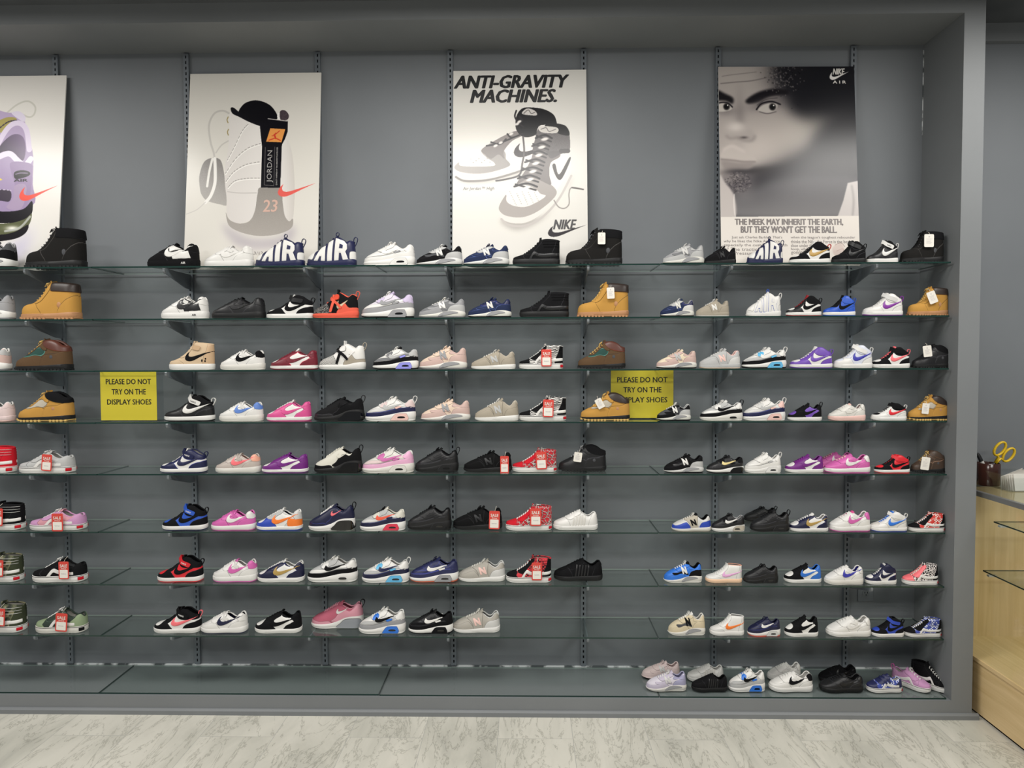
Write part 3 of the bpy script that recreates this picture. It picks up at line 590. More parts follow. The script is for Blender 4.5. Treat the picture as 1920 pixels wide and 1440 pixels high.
letters(root, 'logo_lettering', [in_box(bx, 'NIKE', 858, 944, 98, 140, .045, .3), in_box(bx, 'A I R', 858, 950, 182, 202, .02, 0)], WHITEINK)

# ================================================================ shoe building
def pchip(pts):
    xs = np.array([p[0] for p in pts], float); ys = np.array([p[1] for p in pts], float)
    h = np.diff(xs); d = np.diff(ys)/h; m = np.zeros(len(xs)); m[0] = d[0]; m[-1] = d[-1]
    for i in range(1, len(xs)-1):
        if d[i-1]*d[i] > 0:
            w1 = 2*h[i]+h[i-1]; w2 = h[i]+2*h[i-1]; m[i] = (w1+w2)/(w1/d[i-1]+w2/d[i])
    def f(x):
        x = min(max(x, xs[0]), xs[-1]); i = min(max(int(np.searchsorted(xs, x))-1, 0), len(h)-1); t = (x-xs[i])/h[i]
        return float((2*t**3-3*t*t+1)*ys[i]+(t**3-2*t*t+t)*h[i]*m[i]+(-2*t**3+3*t*t)*ys[i+1]+(t**3-t*t)*h[i]*m[i+1])
    return f
_wb = pchip([(0, .168), (.15, .182), (.3, .19), (.47, .17), (.62, .156), (.8, .16), (1, .152)])
def Wf(x):
    w = _wb(x)
    if x < .26: w *= max(0, 1-(1-max(x, 0)/.26)**2.3)**.5
    if x > .84: w *= max(0, 1-((min(x, 1)-.84)/.16)**2.5)**.5
    return w
class Last:
    """the shape of one kind of shoe, in shoe lengths; x is shifted so the middle is 0"""
    def __init__(s, a):
        s.H = pchip(a['H']); s.B = pchip(a['B']); s.xc = a['xc']; s.cm = a.get('c', .55); s.lean = a.get('lean', -.022); s.a = a
    def c(s, x):
        t = min(max((x-s.xc+.05)/.16, 0), 1); return s.cm*t*t*(3-2*t)
    def raw(s, x, th):
        b, h = s.B(x)-.012, s.H(x); sn, cs = math.sin(th), max(math.cos(th), 0)
        c = s.c(x); bul = 1+.06*math.sin(2*th)
        y = Wf(x)*(c+(1-c)*cs**.62)*bul
        X = x+s.lean*sn**2*min(max((x-.6)/.4, 0), 1) + .012*sn**2*max(0, 1-x/.2)
        return Vector((X-.5, -y, b+(h-b)*sn**.92))
    def pt(s, x, th, off=0):
        p = s.raw(x, th)
        if off:
            e = .004; x0, x1 = max(x-e, .0005), min(x+e, .9995); t0, t1 = max(th-.02, .001), min(th+.02, math.pi/2-.001)
            n = (s.raw(x1, th)-s.raw(x0, th)).cross(s.raw(x, t1)-s.raw(x, t0))
            if n.length > 1e-12:
                n.normalize()
                if n.y > 0 or (abs(n.y) < 1e-3 and n.z < 0): n = -n
                p = p+n*off
        return p
    def th(s, x, z):
        b, h = s.B(x)-.012, s.H(x)
        return math.asin(min(max((z-b)/(h-b), 0), 1)**(1/.92))
    def at(s, x, z, off=0): return s.pt(x, s.th(x, z), off)
XS = sorted(set([round(.5-.5*math.cos(math.pi*i/42), 5) for i in range(43)]))
def sewn(mb, tol=2e-4, name='m', smooth=True, angle=50):
    me = mesh_of(name, mb.v, mb.f); bm = bmesh.new(); bm.from_mesh(me)
    bmesh.ops.remove_doubles(bm, verts=bm.verts, dist=tol); bmesh.ops.recalc_face_normals(bm, faces=bm.faces)
    bm.to_mesh(me); bm.free()
    if smooth:
        me.polygons.foreach_set('use_smooth', [True]*len(me.polygons)); me.set_sharp_from_angle(angle=rad(angle))
    return me
def grid(mb, rows):
    n = len(rows[0]); v = [p for r in rows for p in r]
    mb.add(v, [(i*n+j, i*n+j+1, (i+1)*n+j+1, (i+1)*n+j) for i in range(len(rows)-1) for j in range(n-1)])
def both(rows): return [[Vector((p.x, -p.y, p.z)) for p in r] for r in rows]
def upper_mesh(s):
    mb = MB(); T = [math.pi/2*(j/11) for j in range(12)]
    rows = [[s.pt(x, t) for t in T] for x in XS]
    grid(mb, rows); grid(mb, both(rows)); return sewn(mb, 8e-4, 'upper')
def lining_mesh(s):
    mb = MB(); rows = []
    for x in [s.xc-.03+(.985-s.xc+.03)*(i/16)**.85 for i in range(17)]:
        r = [s.pt(x, math.pi/2)]
        for q in (80, 60, 40, 20):
            p = s.pt(x, rad(q)); r.append(Vector((p.x*.97+.0*x, p.y*.86, p.z)))
        b = s.B(x)+.02; r[-1].z = max(r[-1].z, b)
        r.append(Vector((r[-1].x, r[-1].y*.9, b))); r.append(Vector((r[-1].x, 0, b)))
        rows.append(r)
    grid(mb, rows); grid(mb, both(rows)); return sewn(mb, 2e-4, 'lining')
def collar_mesh(s, r=.016):
    L = [s.pt(x, math.pi/2) for x in [s.xc+.015+(.9985-s.xc-.015)*(1-(1-i/15)**1.6) for i in range(16)]]
    P = L+[Vector((p.x, -p.y, p.z)) for p in L[-2::-1]]
    P = [Vector((p.x, p.y*.97, p.z-.004)) for p in P]
    k = len(P); mb = MB().tube(P, [r*(.5+.5*min(1, min(i, k-1-i)/3)) for i in range(k)], 7); return mb.mesh('collar', True)
def tongue_mesh(s):
    tx, tz = s.a['tip']; x0 = s.a['lace'][0]+.02
    P = [(x, s.H(x)-.006+.010*(x-x0)) for x in np.linspace(x0, s.xc-.02, 5)]+[((s.xc+tx)/2, (s.H(s.xc)+tz)/2+.004), (tx, tz)]
    P = catmull(P, n=3); rows_t = []; rows_b = []; k = len(P)
    for i, p in enumerate(P):
        t = (P[min(i+1, k-1)]-P[max(i-1, 0)]).normalized(); nx, nz = -t.y, t.x
        w = .062+.022*i/k; th = .014; e = 1 if i < k-1 else .8
        a = []; b = []
        for j in range(7):
            u = -1+j/3; d = -.03*u*u
            a.append(Vector((p.x-.5+nx*(th+d), u*w*e, p.y+nz*(th+d)))); b.append(Vector((p.x-.5+nx*(d-.004), u*w*e*.98, p.y+nz*(d-.004))))
        rows_t.append(a); rows_b.append(b)
    mb = MB(); grid(mb, rows_t); grid(mb, rows_b)
    for q in (0, 6): grid(mb, [[r[q] for r in rows_t], [r[q] for r in rows_b]])
    for q in (0, -1): grid(mb, [rows_t[q], rows_b[q]])
    return sewn(mb, 1e-5, 'tongue')
def laces_mesh(s, bow=True):
    x0, x1, n = s.a['lace']; mb = MB(); last = None
    for i in range(n):
        x = x0+(x1-x0)*i/(n-1); z = s.H(x)+.014+.01*i/(n-1); sk = .016*(1 if i % 2 else -1)
        w = .06+.01*i/n
        for sg in ((1, -1) if i < n-1 else (1,)):
            P = []
            for j in range(7):
                u = -1+j/3; P.append((x-.5+sk*u*sg, u*w, z-.034*abs(u)**2.2))
            mb.tube(P, .0105, 5, flat=None)
        last = (x-.5, z)
    if bow:
        x, z = last
        for sg in (-1, 1):
            mb.tube([(x, 0, z+.01), (x+.01, sg*.03, z+.035), (x-.02, sg*.075, z+.02), (x-.035, sg*.08, z-.01), (x-.02, sg*.05, z+.004), (x, 0, z+.012)], .009, 5)
            mb.tube([(x, 0, z+.01), (x-.035, sg*.04, z+.012), (x-.055, sg*.075, z-.03)], .008, 5)
    return mb.mesh('laces', True)
def Ws(x, e=.014): return Wf(x)+e*min(1, (Wf(x)/.05))
def sx(x, e=.013): return (x-.5)*(1+2*e)
def bot(x, spring=.022):
    z = 0.
    if x < .2: z = spring*(1-x/.2)**2
    if x > .9: z = .008*((x-.9)/.1)**2
    return z
def sole_mesh(s, z0f, z1f, prof, name):
    mb = MB(); rows = []
    for x in XS:
        xx = x; a, b = z0f(xx), z1f(xx)
        r = [Vector((sx(xx)*.97, 0, a))]
        for t, m in prof: r.append(Vector((sx(xx)*(1-.5*(1-m)), -Ws(xx)*m, a+(b-a)*t)))
        r.append(Vector((sx(xx)*.96, 0, b))); rows.append(r)
    grid(mb, rows); grid(mb, both(rows)); return sewn(mb, 6e-4, name, True, 42)
def inside(poly, x, y):
    c = False; n = len(poly)
    for i in range(n):
        (x0, y0), (x1, y1) = poly[i], poly[(i+1) % n]
        if (y0 > y) != (y1 > y) and x < (x1-x0)*(y-y0)/(y1-y0)+x0: c = not c
    return c
def patch(poly2, to3, name, dx=.03, dy=.12, off=.005, mirror=True, hole=None):
    """a sewn-on panel: a plane outline laid on the shoe's surface by to3(u, v, off), with its edge turned down"""
    P = []
    for p in poly2:
        if not P or (abs(p[0]-P[-1][0])+abs(p[1]-P[-1][1])) > 1e-4: P.append((float(p[0]), float(p[1])))
    while abs(P[0][0]-P[-1][0])+abs(P[0][1]-P[-1][1]) < 1e-4: P.pop()
    D = []
    for i in range(len(P)):
        p, r = Vector(P[i]), Vector(P[(i+1) % len(P)]); n = max(1, int(abs(r.x-p.x)/.06+.5), int(abs(r.y-p.y)/(.2 if dy > .05 else .05)+.5)); D += [tuple(p+(r-p)*j/n) for j in range(n)]
    P = D
    k = len(P); V = [Vector(p) for p in P]; E = [(i, (i+1) % k) for i in range(k)]
    u0 = min(p[0] for p in P); u1 = max(p[0] for p in P); v0 = min(p[1] for p in P); v1 = max(p[1] for p in P)
    for q in range(1, 42):
        u = math.pi*q/42
        if not u0 < u < u1: continue
        v = v0+dy*.5
        while v < v1:
            if inside(P, u, v): V.append(Vector((u, v)))
            v += dy
    r = delaunay_2d_cdt(V, E, [], 1, 1e-5)
    vs = [(p.x, p.y) for p in r[0]]; fs = [tuple(q) for q in r[2]]
    mb = MB(); top = [to3(a, b, off) for a, b in vs]
    cnt = {}
    for q in fs:
        for i in range(len(q)):
            e = tuple(sorted((q[i], q[(i+1) % len(q)]))); cnt[e] = cnt.get(e, 0)+1
    be = [e for e, c in cnt.items() if c == 1]; bi = sorted(set(i for e in be for i in e)); mp = {i: len(top)+j for j, i in enumerate(bi)}
    sc = .42 if dy > .05 else 2.5; nb = {i: Vector((0, 0)) for i in bi}         # the rim with painted seam shade runs a little outside the outline
    for a, b in be:
        d = Vector((vs[b][0]-vs[a][0], (vs[b][1]-vs[a][1])*sc)); n = Vector((d.y, -d.x))
        if n.length < 1e-9: continue
        n.normalize(); mx_ = ((vs[a][0]+vs[b][0])/2, (vs[a][1]+vs[b][1])/2)
        if inside(P, mx_[0]+n.x*.004, mx_[1]+n.y*.004/sc): n = -n
        nb[a] += n; nb[b] += n
    low = []
    for i in bi:
        n = nb[i].normalized() if nb[i].length > 1e-6 else Vector((0, 0))
        u = min(max(vs[i][0]+n.x*.014, 0), math.pi); v = vs[i][1]+n.y*.014/sc
        if dy > .05: v = min(max(v, 0), math.pi/2)
        low.append(to3(u, v, .0012))
    nf = len(fs); F = fs+[(a, b, mp[b], mp[a]) for a, b in be]; A = top+low
    mb.add(A, F)
    if mirror: mb.add([Vector((p.x, -p.y, p.z)) for p in A], F)
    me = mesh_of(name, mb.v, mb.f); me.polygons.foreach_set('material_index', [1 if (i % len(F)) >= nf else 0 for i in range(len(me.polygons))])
    bm = bmesh.new(); bm.from_mesh(me); bmesh.ops.recalc_face_normals(bm, faces=bm.faces); bm.to_mesh(me); bm.free()
    me.polygons.foreach_set('use_smooth', [True]*len(me.polygons)); me.set_sharp_from_angle(angle=rad(45)); me['two'] = 1
    return me
def panel(s, pts, name, off=.006, smooth=True, n=4, mirror=True):
    """outline in side view (x, z)"""
    C = catmull(pts, True, n) if smooth else [Vector(p) for p in densify(pts)]
    Q = []
    for p in C:
        x = min(max(p[0], 0), 1); Q.append((math.acos(1-2*x), s.th(x, p[1])))
    return patch(Q, lambda a, b, o: s.pt(.5-.5*math.cos(a), b, o), name, off=off, mirror=mirror)
def densify(pts, d=.03):
    out = []
    for i in range(len(pts)):
        a, b = Vector(pts[i][:2]), Vector(pts[(i+1) % len(pts)][:2]); k = max(1, int((b-a).length/d))
        out += [a+(b-a)*j/k for j in range(k)]
    return out
def spanel(s, pts, name, off=.005, smooth=True):
    """outline in side view on the sole wall"""
    C = catmull(pts, True, 3) if smooth else densify(pts)
    Q = [(math.acos(1-2*min(max(p[0], 0), 1)), p[1]) for p in C]
    def f(a, b, o):
        x = .5-.5*math.cos(a); return Vector((sx(x)+o*math.copysign(abs(math.cos(a))**8, x-.5), -(Ws(x)*1.012+o*min(1, math.sin(a)*2)), max(b, bot(x)+.002)))
    return patch(Q, f, name, .03, .03, off)
def tick(x0, w, z0, h): return [(x0+p[0]*w, z0+p[1]/.42*h)+p[2:] for p in TICK]
def enn(x0, x1, z0, z1, sl=.35):
    """slanted letter N as one outline"""
    w = (x1-x0)*.24; d = (z1-z0)*sl*-1
    P = [(x0, z0), (x0+w, z0), (x0+w, z0+(z1-z0)*.55), (x1-w, z0), (x1, z0), (x1, z1), (x1-w, z1), (x1-w, z0+(z1-z0)*.45), (x0+w, z1), (x0, z1)]
    return [(a-d*((b-z0)/(z1-z0)-.5)*-1, b+(a-(x0+x1)/2)*.12) for a, b in P]
def ring_tube(s, zf, r, name, e=.016):
    P = [(sx(x), -Ws(x, e), zf(x)) for x in XS[1:-1]]; P += [(a, -b, c) for a, b, c in P[::-1]]; P.append(P[0])
    return MB().tube(P, r, 5, caps=False).mesh(name, True)
def ribbon(s, side, top, width, name, thick=.012):
    """a strap: from low on the side, over the front and down the other side; side/top are (x, z)"""
    pts = [Vector(p) for p in side]; L = []
    for p in catmull(pts, n=3): L.append(s.at(p[0], p[1], .012))
    a = L[-1]; tp = Vector((top[0]-.5, 0, top[1]))
    mid = Vector((a.x*.45+tp.x*.55, a.y*.5, a.z*.35+tp.z*.65))
    C = L+[mid, tp]; C = C+[Vector((p.x, -p.y, p.z)) for p in C[-2::-1]]
    d = (tp-L[0]); dv = Vector((d.x, 0, d.z)).normalized(); wv = Vector((-dv.z, 0, dv.x))*width/2
    rows = []; k = len(C)
    for i, p in enumerate(C):
        t = (C[min(i+1, k-1)]-C[max(i-1, 0)]).normalized(); n = t.cross(wv).normalized()
        if n.dot(Vector((p.x-L[0].x, p.y, p.z-.2))) < 0: n = -n
        e = .7 if i in (0, k-1) else 1
        rows.append([p-wv*e, p-wv*e+n*thick, p+wv*e+n*thick, p+wv*e, p-wv*e])
    mb = MB(); grid(mb, rows)
    for q in (0, -1): mb.add(rows[q][:4], [(0, 1, 2, 3)])
    return sewn(mb, 1e-5, name, True, 40)
def loop_mesh(pts, hw, th, name):
    P = catmull(pts, n=4); rows = []; k = len(P)
    for i, p in enumerate(P):
        t = (P[min(i+1, k-1)]-P[max(i-1, 0)]).normalized(); n = Vector((-t.y, t.x))*th/2
        rows.append([Vector((p.x-.5+n.x, -hw, p.y+n.y)), Vector((p.x-.5+n.x, hw, p.y+n.y)), Vector((p.x-.5-n.x, hw, p.y-n.y)), Vector((p.x-.5-n.x, -hw, p.y-n.y)), Vector((p.x-.5+n.x, -hw, p.y+n.y))])
    mb = MB(); grid(mb, rows)
    for q in (0, -1): mb.add(rows[q][:4], [(0, 1, 2, 3)])
    return sewn(mb, 1e-5, name, True, 40)
def lug_mesh(s):
    mb = MB()
    for i in range(15):
        x = .02+i*.0655
        if .5 < x < .62: continue
        for sg in (-1, 1):
            y = Ws(x)*.99; h = .034
            mb.box(sx(x)-.02, sx(x)+.02, sg*y-.025*(sg > 0)-.004, sg*y+.025*(sg < 0)+.004, bot(x), bot(x)+h)
    return mb.mesh('tread')
def text_patch(s, txt, x0, x1, z0, z1, name, onsole=False, bold=.02, shear=0):
    v, f = text_mesh(txt, min(bold, .012), shear); mb = MB(); A = []
    for a, b in v:
        x = x0+(x1-x0)*a; z = z0+(z1-z0)*b
        A.append(Vector((sx(x), -(Ws(x)+.006), z)) if onsole else s.at(x, z, .009))
    mb.add(A, f); return mb.mesh(name)

LASTS = {k: Last(a) for k, a in ARCH.items()}
_G = {}
def G(arch, key, fn):
    if (arch, key) not in _G: _G[(arch, key)] = fn(LASTS[arch])
    return _G[(arch, key)]
# sewn panels of each pattern: part name, colour key, outline, offset
PANELS = {
 'court': [('toe_overlay', 'm', [(-.02, .08), (-.02, .2), (.06, .185), (.16, .2), (.27, .235), (.34, .262), (.38, .235), (.44, .14), (.44, .08)], .005),
   ('eyestay', 'e', [(.25, .31), (.36, .38), (.5, .45), (.57, .45), (.58, .37), (.47, .315), (.39, .255), (.31, .245)], .008),
   ('heel_counter', 'h', [(.66, .08), (.69, .19), (.79, .25), (.9, .285), (1.02, .29), (1.02, .08)], .005),
   ('heel_tab', 'y', [(.89, .29), (.86, .36), (.84, .46), (1.02, .46), (1.02, .29)], .009)],
 'dunk': [('toe_overlay', 'm', [(-.02, .05), (-.02, .16), (.05, .15), (.13, .165), (.2, .21), (.24, .27), (.3, .3), (.36, .26), (.43, .16), (.46, .05)], .005),
   ('eyestay', 'e', [(.24, .27), (.4, .37), (.56, .44), (.63, .44), (.6, .37), (.49, .31), (.42, .25), (.33, .245)], .008),
   ('heel_counter', 'h', [(.68, .05), (.71, .15), (.8, .2), (.9, .25), (1.02, .25), (1.02, .05)], .005),
   ('collar_panel', 'h', [(.6, .45), (.63, .37), (.72, .325), (.84, .31), (.92, .24), (1.02, .24), (1.02, .45)], .005)],
 'mid': [('toe_overlay', 'm', [(-.02, .05), (-.02, .18), (.06, .17), (.14, .18), (.2, .215), (.23, .26), (.29, .28), (.35, .24), (.41, .16), (.43, .05)], .005),
   ('eyestay', 'e', [(.23, .26), (.4, .38), (.5, .46), (.55, .5), (.54, .42), (.45, .32), (.38, .255), (.31, .24)], .008),
   ('heel_counter', 'h', [(.68, .05), (.72, .17), (.83, .235), (.92, .26), (1.02, .27), (1.02, .05)], .005),
   ('ankle_panel', 'c', [(.52, .52), (.55, .41), (.62, .35), (.74, .335), (.88, .335), (1.02, .35), (1.02, .6), (.6, .62)], .005)],
 'runner': [('mudguard', 'm', [(-.02, .03), (-.02, .165), (.05, .155), (.18, .17), (.35, .18), (.5, .21), (.7, .255), (1.02, .27), (1.02, .03)], .006),
   ('side_panel', 'x', [(.05, .165), (.18, .185), (.35, .2), (.52, .235), (.7, .28), (.84, .3), (.84, .335), (.66, .315), (.5, .275), (.36, .25), (.2, .24), (.08, .205)], .003),
   ('eyestay', 'g', [(.27, .33), (.4, .4), (.55, .47), (.64, .47), (.6, .37), (.5, .325), (.44, .29), (.37, .265), (.3, .29)], .008), ('lace_guard', 'e', [(.32, .285), (.34, .33), (.4, .37), (.46, .365), (.44, .31), (.4, .325), (.37, .275)], .012),
   ('heel_panel', 'h', [(.85, .29), (.83, .35), (.86, .44), (1.02, .46), (1.02, .28)], .006),
   ('vent', 'y', [(.61, .275, 1), (.74, .305, 1), (.75, .28, 1), (.64, .245, 1)], .012)],
 'heritage': [('toe_overlay', 'm', [(-.02, .02), (-.02, .15), (.05, .13), (.18, .15), (.3, .17), (.42, .2), (.5, .17), (.52, .03)], .005),
   ('side_panel', 'x', [(.2, .21), (.33, .22), (.45, .245), (.55, .25), (.62, .18), (.5, .2), (.36, .175), (.24, .175)], .004),
   ('eyestay', 'e', [(.28, .30), (.44, .37), (.58, .42), (.66, .42), (.66, .36), (.54, .31), (.44, .26), (.35, .25)], .007),
   ('heel_counter', 'h', [(.66, .1), (.68, .22), (.78, .265), (.9, .275), (1.02, .25), (1.02, .1)], .005),
   ('collar_panel', 'y', [(.66, .29), (.7, .345), (.82, .325), (.93, .37), (1.02, .36), (1.02, .27), (.85, .285)], .004)],
 'classic': [('toe_overlay', 'm', [(-.02, .03), (-.02, .16), (.05, .14), (.16, .17), (.27, .215), (.36, .22), (.43, .05)], .005),
   ('saddle', 'e', [(.28, .30), (.44, .38), (.58, .43), (.65, .42), (.64, .34), (.63, .2), (.64, .06), (.47, .06), (.43, .18), (.37, .26)], .007),
   ('heel_counter', 'h', [(.7, .06), (.73, .2), (.85, .25), (1.02, .25), (1.02, .06)], .005)],
 'bubble': [('side_panel', 'x', [(.42, .14), (.5, .2), (.58, .3), (.68, .35), (.78, .32), (.85, .36), (.92, .45), (1.02, .45), (1.02, .2), (.7, .19), (.56, .13)], .006),
   ('toe_overlay', 'h', [(-.02, .04), (-.02, .14), (.06, .14), (.2, .13), (.38, .14), (.4, .05)], .004)],
 'skatehigh': [('toe_overlay', 'm', [(-.02, .1), (-.02, .3), (.1, .3), (.2, .3), (.235, .225), (.22, .17), (.26, .1)], .005),
   ('eyestay', 'v', [(.25, .26), (.35, .33), (.46, .42), (.54, .5), (.6, .58), (.62, .5), (.54, .4), (.45, .3), (.38, .225), (.31, .22)], .007),
   ('heel_counter', 'h', [(.82, .1), (.84, .25), (.9, .4), (.94, .56), (1.02, .56), (1.02, .1)], .005)],
 'skatelow': [('toe_overlay', 'm', [(-.02, .1), (-.02, .3), (.1, .3), (.2, .3), (.24, .225), (.22, .17), (.26, .1)], .005),
   ('eyestay', 'e', [(.26, .27), (.4, .36), (.53, .43), (.61, .42), (.6, .34), (.48, .29), (.4, .235), (.32, .23)], .007),
   ('heel_counter', 'h', [(.72, .1), (.75, .19), (.82, .25), (.88, .3), (.92, .37), (1.02, .37), (1.02, .1)], .005)],
 'letterhigh': [('letter_a', 's', [(.19, .1, 1), (.26, .1, 1), (.30, .18, 1), (.345, .18, 1), (.335, .1, 1), (.405, .1, 1), (.41, .36, 1), (.33, .33, 1)], .009),
   ('letter_i', 's', [(.455, .1, 1), (.54, .1, 1), (.565, .47, 1), (.475, .43, 1)], .009),
   ('letter_r', 's', [(.595, .1, 1), (.675, .1, 1), (.69, .25, 1), (.735, .245, 1), (.78, .1, 1), (.88, .1, 1), (.82, .26, 1), (.86, .31, 1), (.86, .39, 1), (.80, .445, 1), (.63, .5, 1)], .009),
   ('letter_gap', 'b', [(.70, .32, 1), (.77, .315, 1), (.78, .37, 1), (.715, .395, 1)], .014),
   ('toe_overlay', 'x', [(.03, .14), (.08, .13), (.14, .12), (.17, .16), (.2, .24), (.25, .31), (.1, .3), (.03, .2)], .005),
   ('heel_panel', 'x', [(.92, .12), (.91, .2), (.93, .25), (1.02, .25), (1.02, .12)], .005)],
 'sixinch': [('vamp_overlay', 'm', [(-.02, .06), (-.02, .25), (.1, .26), (.22, .29), (.3, .29), (.36, .2), (.4, .06)], .004),
   ('eyestay', 'e', [(.27, .29), (.36, .37), (.43, .47), (.48, .56), (.52, .62), (.58, .61), (.57, .5), (.49, .38), (.42, .3), (.34, .265)], .008),
   ('heel_counter', 'h', [(.72, .08), (.75, .2), (.82, .28), (.9, .34), (1.02, .38), (1.02, .08)], .006),
   ('padded_collar', 'c', [(.6, .475, 1), (.6, .62, 1), (1.02, .62, 1), (1.02, .455, 1)], .02)],
 'hiker': [('toe_overlay', 'm', [(-.02, .05), (-.02, .2), (.06, .18), (.16, .2), (.3, .23), (.42, .26), (.56, .23), (.6, .05)], .006),
   ('side_panel', 'x', [(.2, .24), (.32, .25), (.44, .28), (.55, .27), (.62, .34), (.52, .4), (.4, .36), (.3, .3)], .004),
   ('eyestay', 'e', [(.24, .28), (.35, .37), (.45, .47), (.53, .53), (.57, .5), (.66, .38), (.6, .36), (.5, .42), (.4, .34), (.31, .275)], .009),
   ('heel_counter', 'h', [(.56, .06), (.58, .24), (.66, .28), (.8, .29), (.92, .33), (1.02, .34), (1.02, .06)], .008),
   ('padded_collar', 'c', [(.56, .52), (.6, .44), (.7, .39), (.84, .355), (1.02, .35), (1.02, .48), (.84, .56), (.6, .56)], .018)],
 'blazer': [('toe_overlay', 'm', [(-.02, .1), (-.02, .2), (.06, .19), (.18, .2), (.3, .2), (.38, .1)], .005),
   ('eyestay', 'e', [(.26, .29), (.4, .39), (.5, .5), (.55, .57), (.6, .58), (.58, .48), (.5, .37), (.42, .29), (.34, .26)], .007),
   ('heel_counter', 'h', [(.82, .1), (.84, .28), (.9, .42), (.93, .58), (1.02, .58), (1.02, .1)], .005)],
 'tennis': [('toe_overlay', 'm', [(-.02, .08), (-.02, .2), (.08, .19), (.2, .22), (.3, .25), (.35, .08)], .005),
   ('eyestay', 'e', [(.27, .3), (.42, .38), (.56, .45), (.62, .44), (.6, .37), (.48, .31), (.4, .255), (.33, .25)], .008),
   ('heel_counter', 'h', [(.8, .08), (.81, .2), (.86, .3), (.92, .4), (1.02, .4), (1.02, .08)], .006)],
 'hoop': [('toe_overlay', 'm', [(-.02, .05), (-.02, .3), (.1, .26), (.28, .3), (.36, .25), (.4, .16), (.42, .06)], .005),
   ('heel_counter', 'h', [(.58, .07), (.62, .2), (.7, .3), (.76, .28), (.84, .2), (1.02, .2), (1.02, .07)], .008)],
}
TICKS = {'court': (.40, .56, .195, .2), 'dunk': (.38, .58, .155, .19), 'mid': (.43, .55, .185, .2), 'runner': (.37, .5, .235, .15), 'bubble': (.52, .22, .28, .09), 'blazer': (.42, .58, .2, .2), 'hoop': (.56, .3, .18, .16)}
NS = {'heritage': (.45, .57, .2, .335), 'classic': (.46, .59, .16, .3)}
def build_shoe(arch, loc, L, hz, wy, yawd, spec, extra, label, group=None):
    s = LASTS[arch]; a = s.a; c = dict(t.split(':') for t in spec.split()); ex = extra.split()
    def M(*keys):
        for k in keys:
            if k in c: return shoe_mat(c[k])
        return shoe_mat(c['b'])
    kind = dict(skatehigh='high_top_shoe', letterhigh='high_top_shoe', mid='high_top_shoe', blazer='high_top_shoe', sixinch='work_boot', hiker='hiking_boot',
                runner='running_shoe', heritage='running_shoe', classic='running_shoe', bubble='running_shoe', hoop='basketball_shoe', skatelow='skate_shoe', tennis='tennis_shoe').get(arch, 'low_shoe')
    root = empty(kind, loc, rad(yawd)); root.scale = (L, L*wy, L*hz)
    tag(root, label, 'boot' if 'boot' in kind else 'shoe', group)
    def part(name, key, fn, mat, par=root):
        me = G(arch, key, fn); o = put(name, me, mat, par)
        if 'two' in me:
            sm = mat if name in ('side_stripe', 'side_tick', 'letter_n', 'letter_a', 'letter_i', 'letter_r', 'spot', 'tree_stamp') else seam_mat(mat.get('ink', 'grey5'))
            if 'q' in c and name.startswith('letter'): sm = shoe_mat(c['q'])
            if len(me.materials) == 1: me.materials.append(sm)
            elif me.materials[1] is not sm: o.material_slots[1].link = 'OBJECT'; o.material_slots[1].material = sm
        return o
    def sub(name, key, fn, mat, par): return part(name, key, fn, mat, par)
    boot = a.get('boot'); thick = .03 if boot else .02
    upper = part('upper', 'upper', upper_mesh, M('b'))
    part('lining', 'lining', lining_mesh, M('l', 'c'))
    part('collar', 'collar', lambda s: collar_mesh(s, .026 if boot else .016), M('c', 'b'))
    part('tongue', 'tongue', tongue_mesh, M('t', 'b'))
    if 'velcro' not in ex: part('laces', 'laces' + ('b' if arch in ('runner', 'heritage', 'classic', 'sixinch', 'skatelow', 'hiker') else ''), lambda s: laces_mesh(s, arch in ('runner', 'heritage', 'classic', 'sixinch', 'skatelow', 'hiker')), M('a', 't'))
    prof = [(0, .955), (.12, .995), (.5, 1), (.9, 1), (1, .965)]
    if arch in ('runner', 'heritage', 'bubble', 'hoop'): prof = [(0, .93), (.15, .985), (.5, 1.02), (.85, 1.0), (1, .95)]
    lift = (lambda x: bot(x)+.026) if boot else (lambda x: bot(x)+.018)
    mid_ = part('midsole', 'mid', lambda s: sole_mesh(s, lift, lambda x: s.B(x), prof, 'midsole'), M('o'))
    if boot: part('tread', 'tread', lug_mesh, M('u', 'o'))
    out = part('outsole', 'out', lambda s: sole_mesh(s, lambda x: bot(x)+(.012 if boot else 0), lambda x: bot(x)+.03, [(0, .93), (.3, .975), (1, .975)], 'outsole'), M('o') if arch == 'runner' and c.get('u') not in ('black', 'rust', 'coral') else M('u', 'o'))
    for nm, k, poly, off in PANELS[arch]:
        if nm == 'heel_tab' and arch == 'court': mt = M('y', 'h')
        elif nm == 'ankle_panel': mt = M('c')
        elif k == 'm' and arch in ('mid',) and c.get('x') and c.get('x') != c['b']: mt = M('m')
        else: mt = M(k, 'b')
        if nm == 'vent' and 'one' in ex: continue
        part(nm, nm, lambda s: panel(s, poly, nm, off), mt)
    if arch == 'mid' and 'x' in c and c['x'] != c['b']: part('toe_box', 'toebox', lambda s: panel(s, [(.02, .2), (.08, .185), (.15, .2), (.2, .23), (.22, .28), (.1, .28)], 'toe_box', .004), M('x'))
    if arch in TICKS and 's' in c and not (arch == 'hoop'):
        x0, w, z0, h = TICKS[arch]; part('side_tick', 'tick', lambda s: panel(s, tick(x0, w, z0, h), 'side_tick', .011), M('s'))
    if arch == 'hoop': part('side_tick', 'tick', lambda s: panel(s, tick(.56, .26, .2, .16), 'side_tick', .014), M('s'))
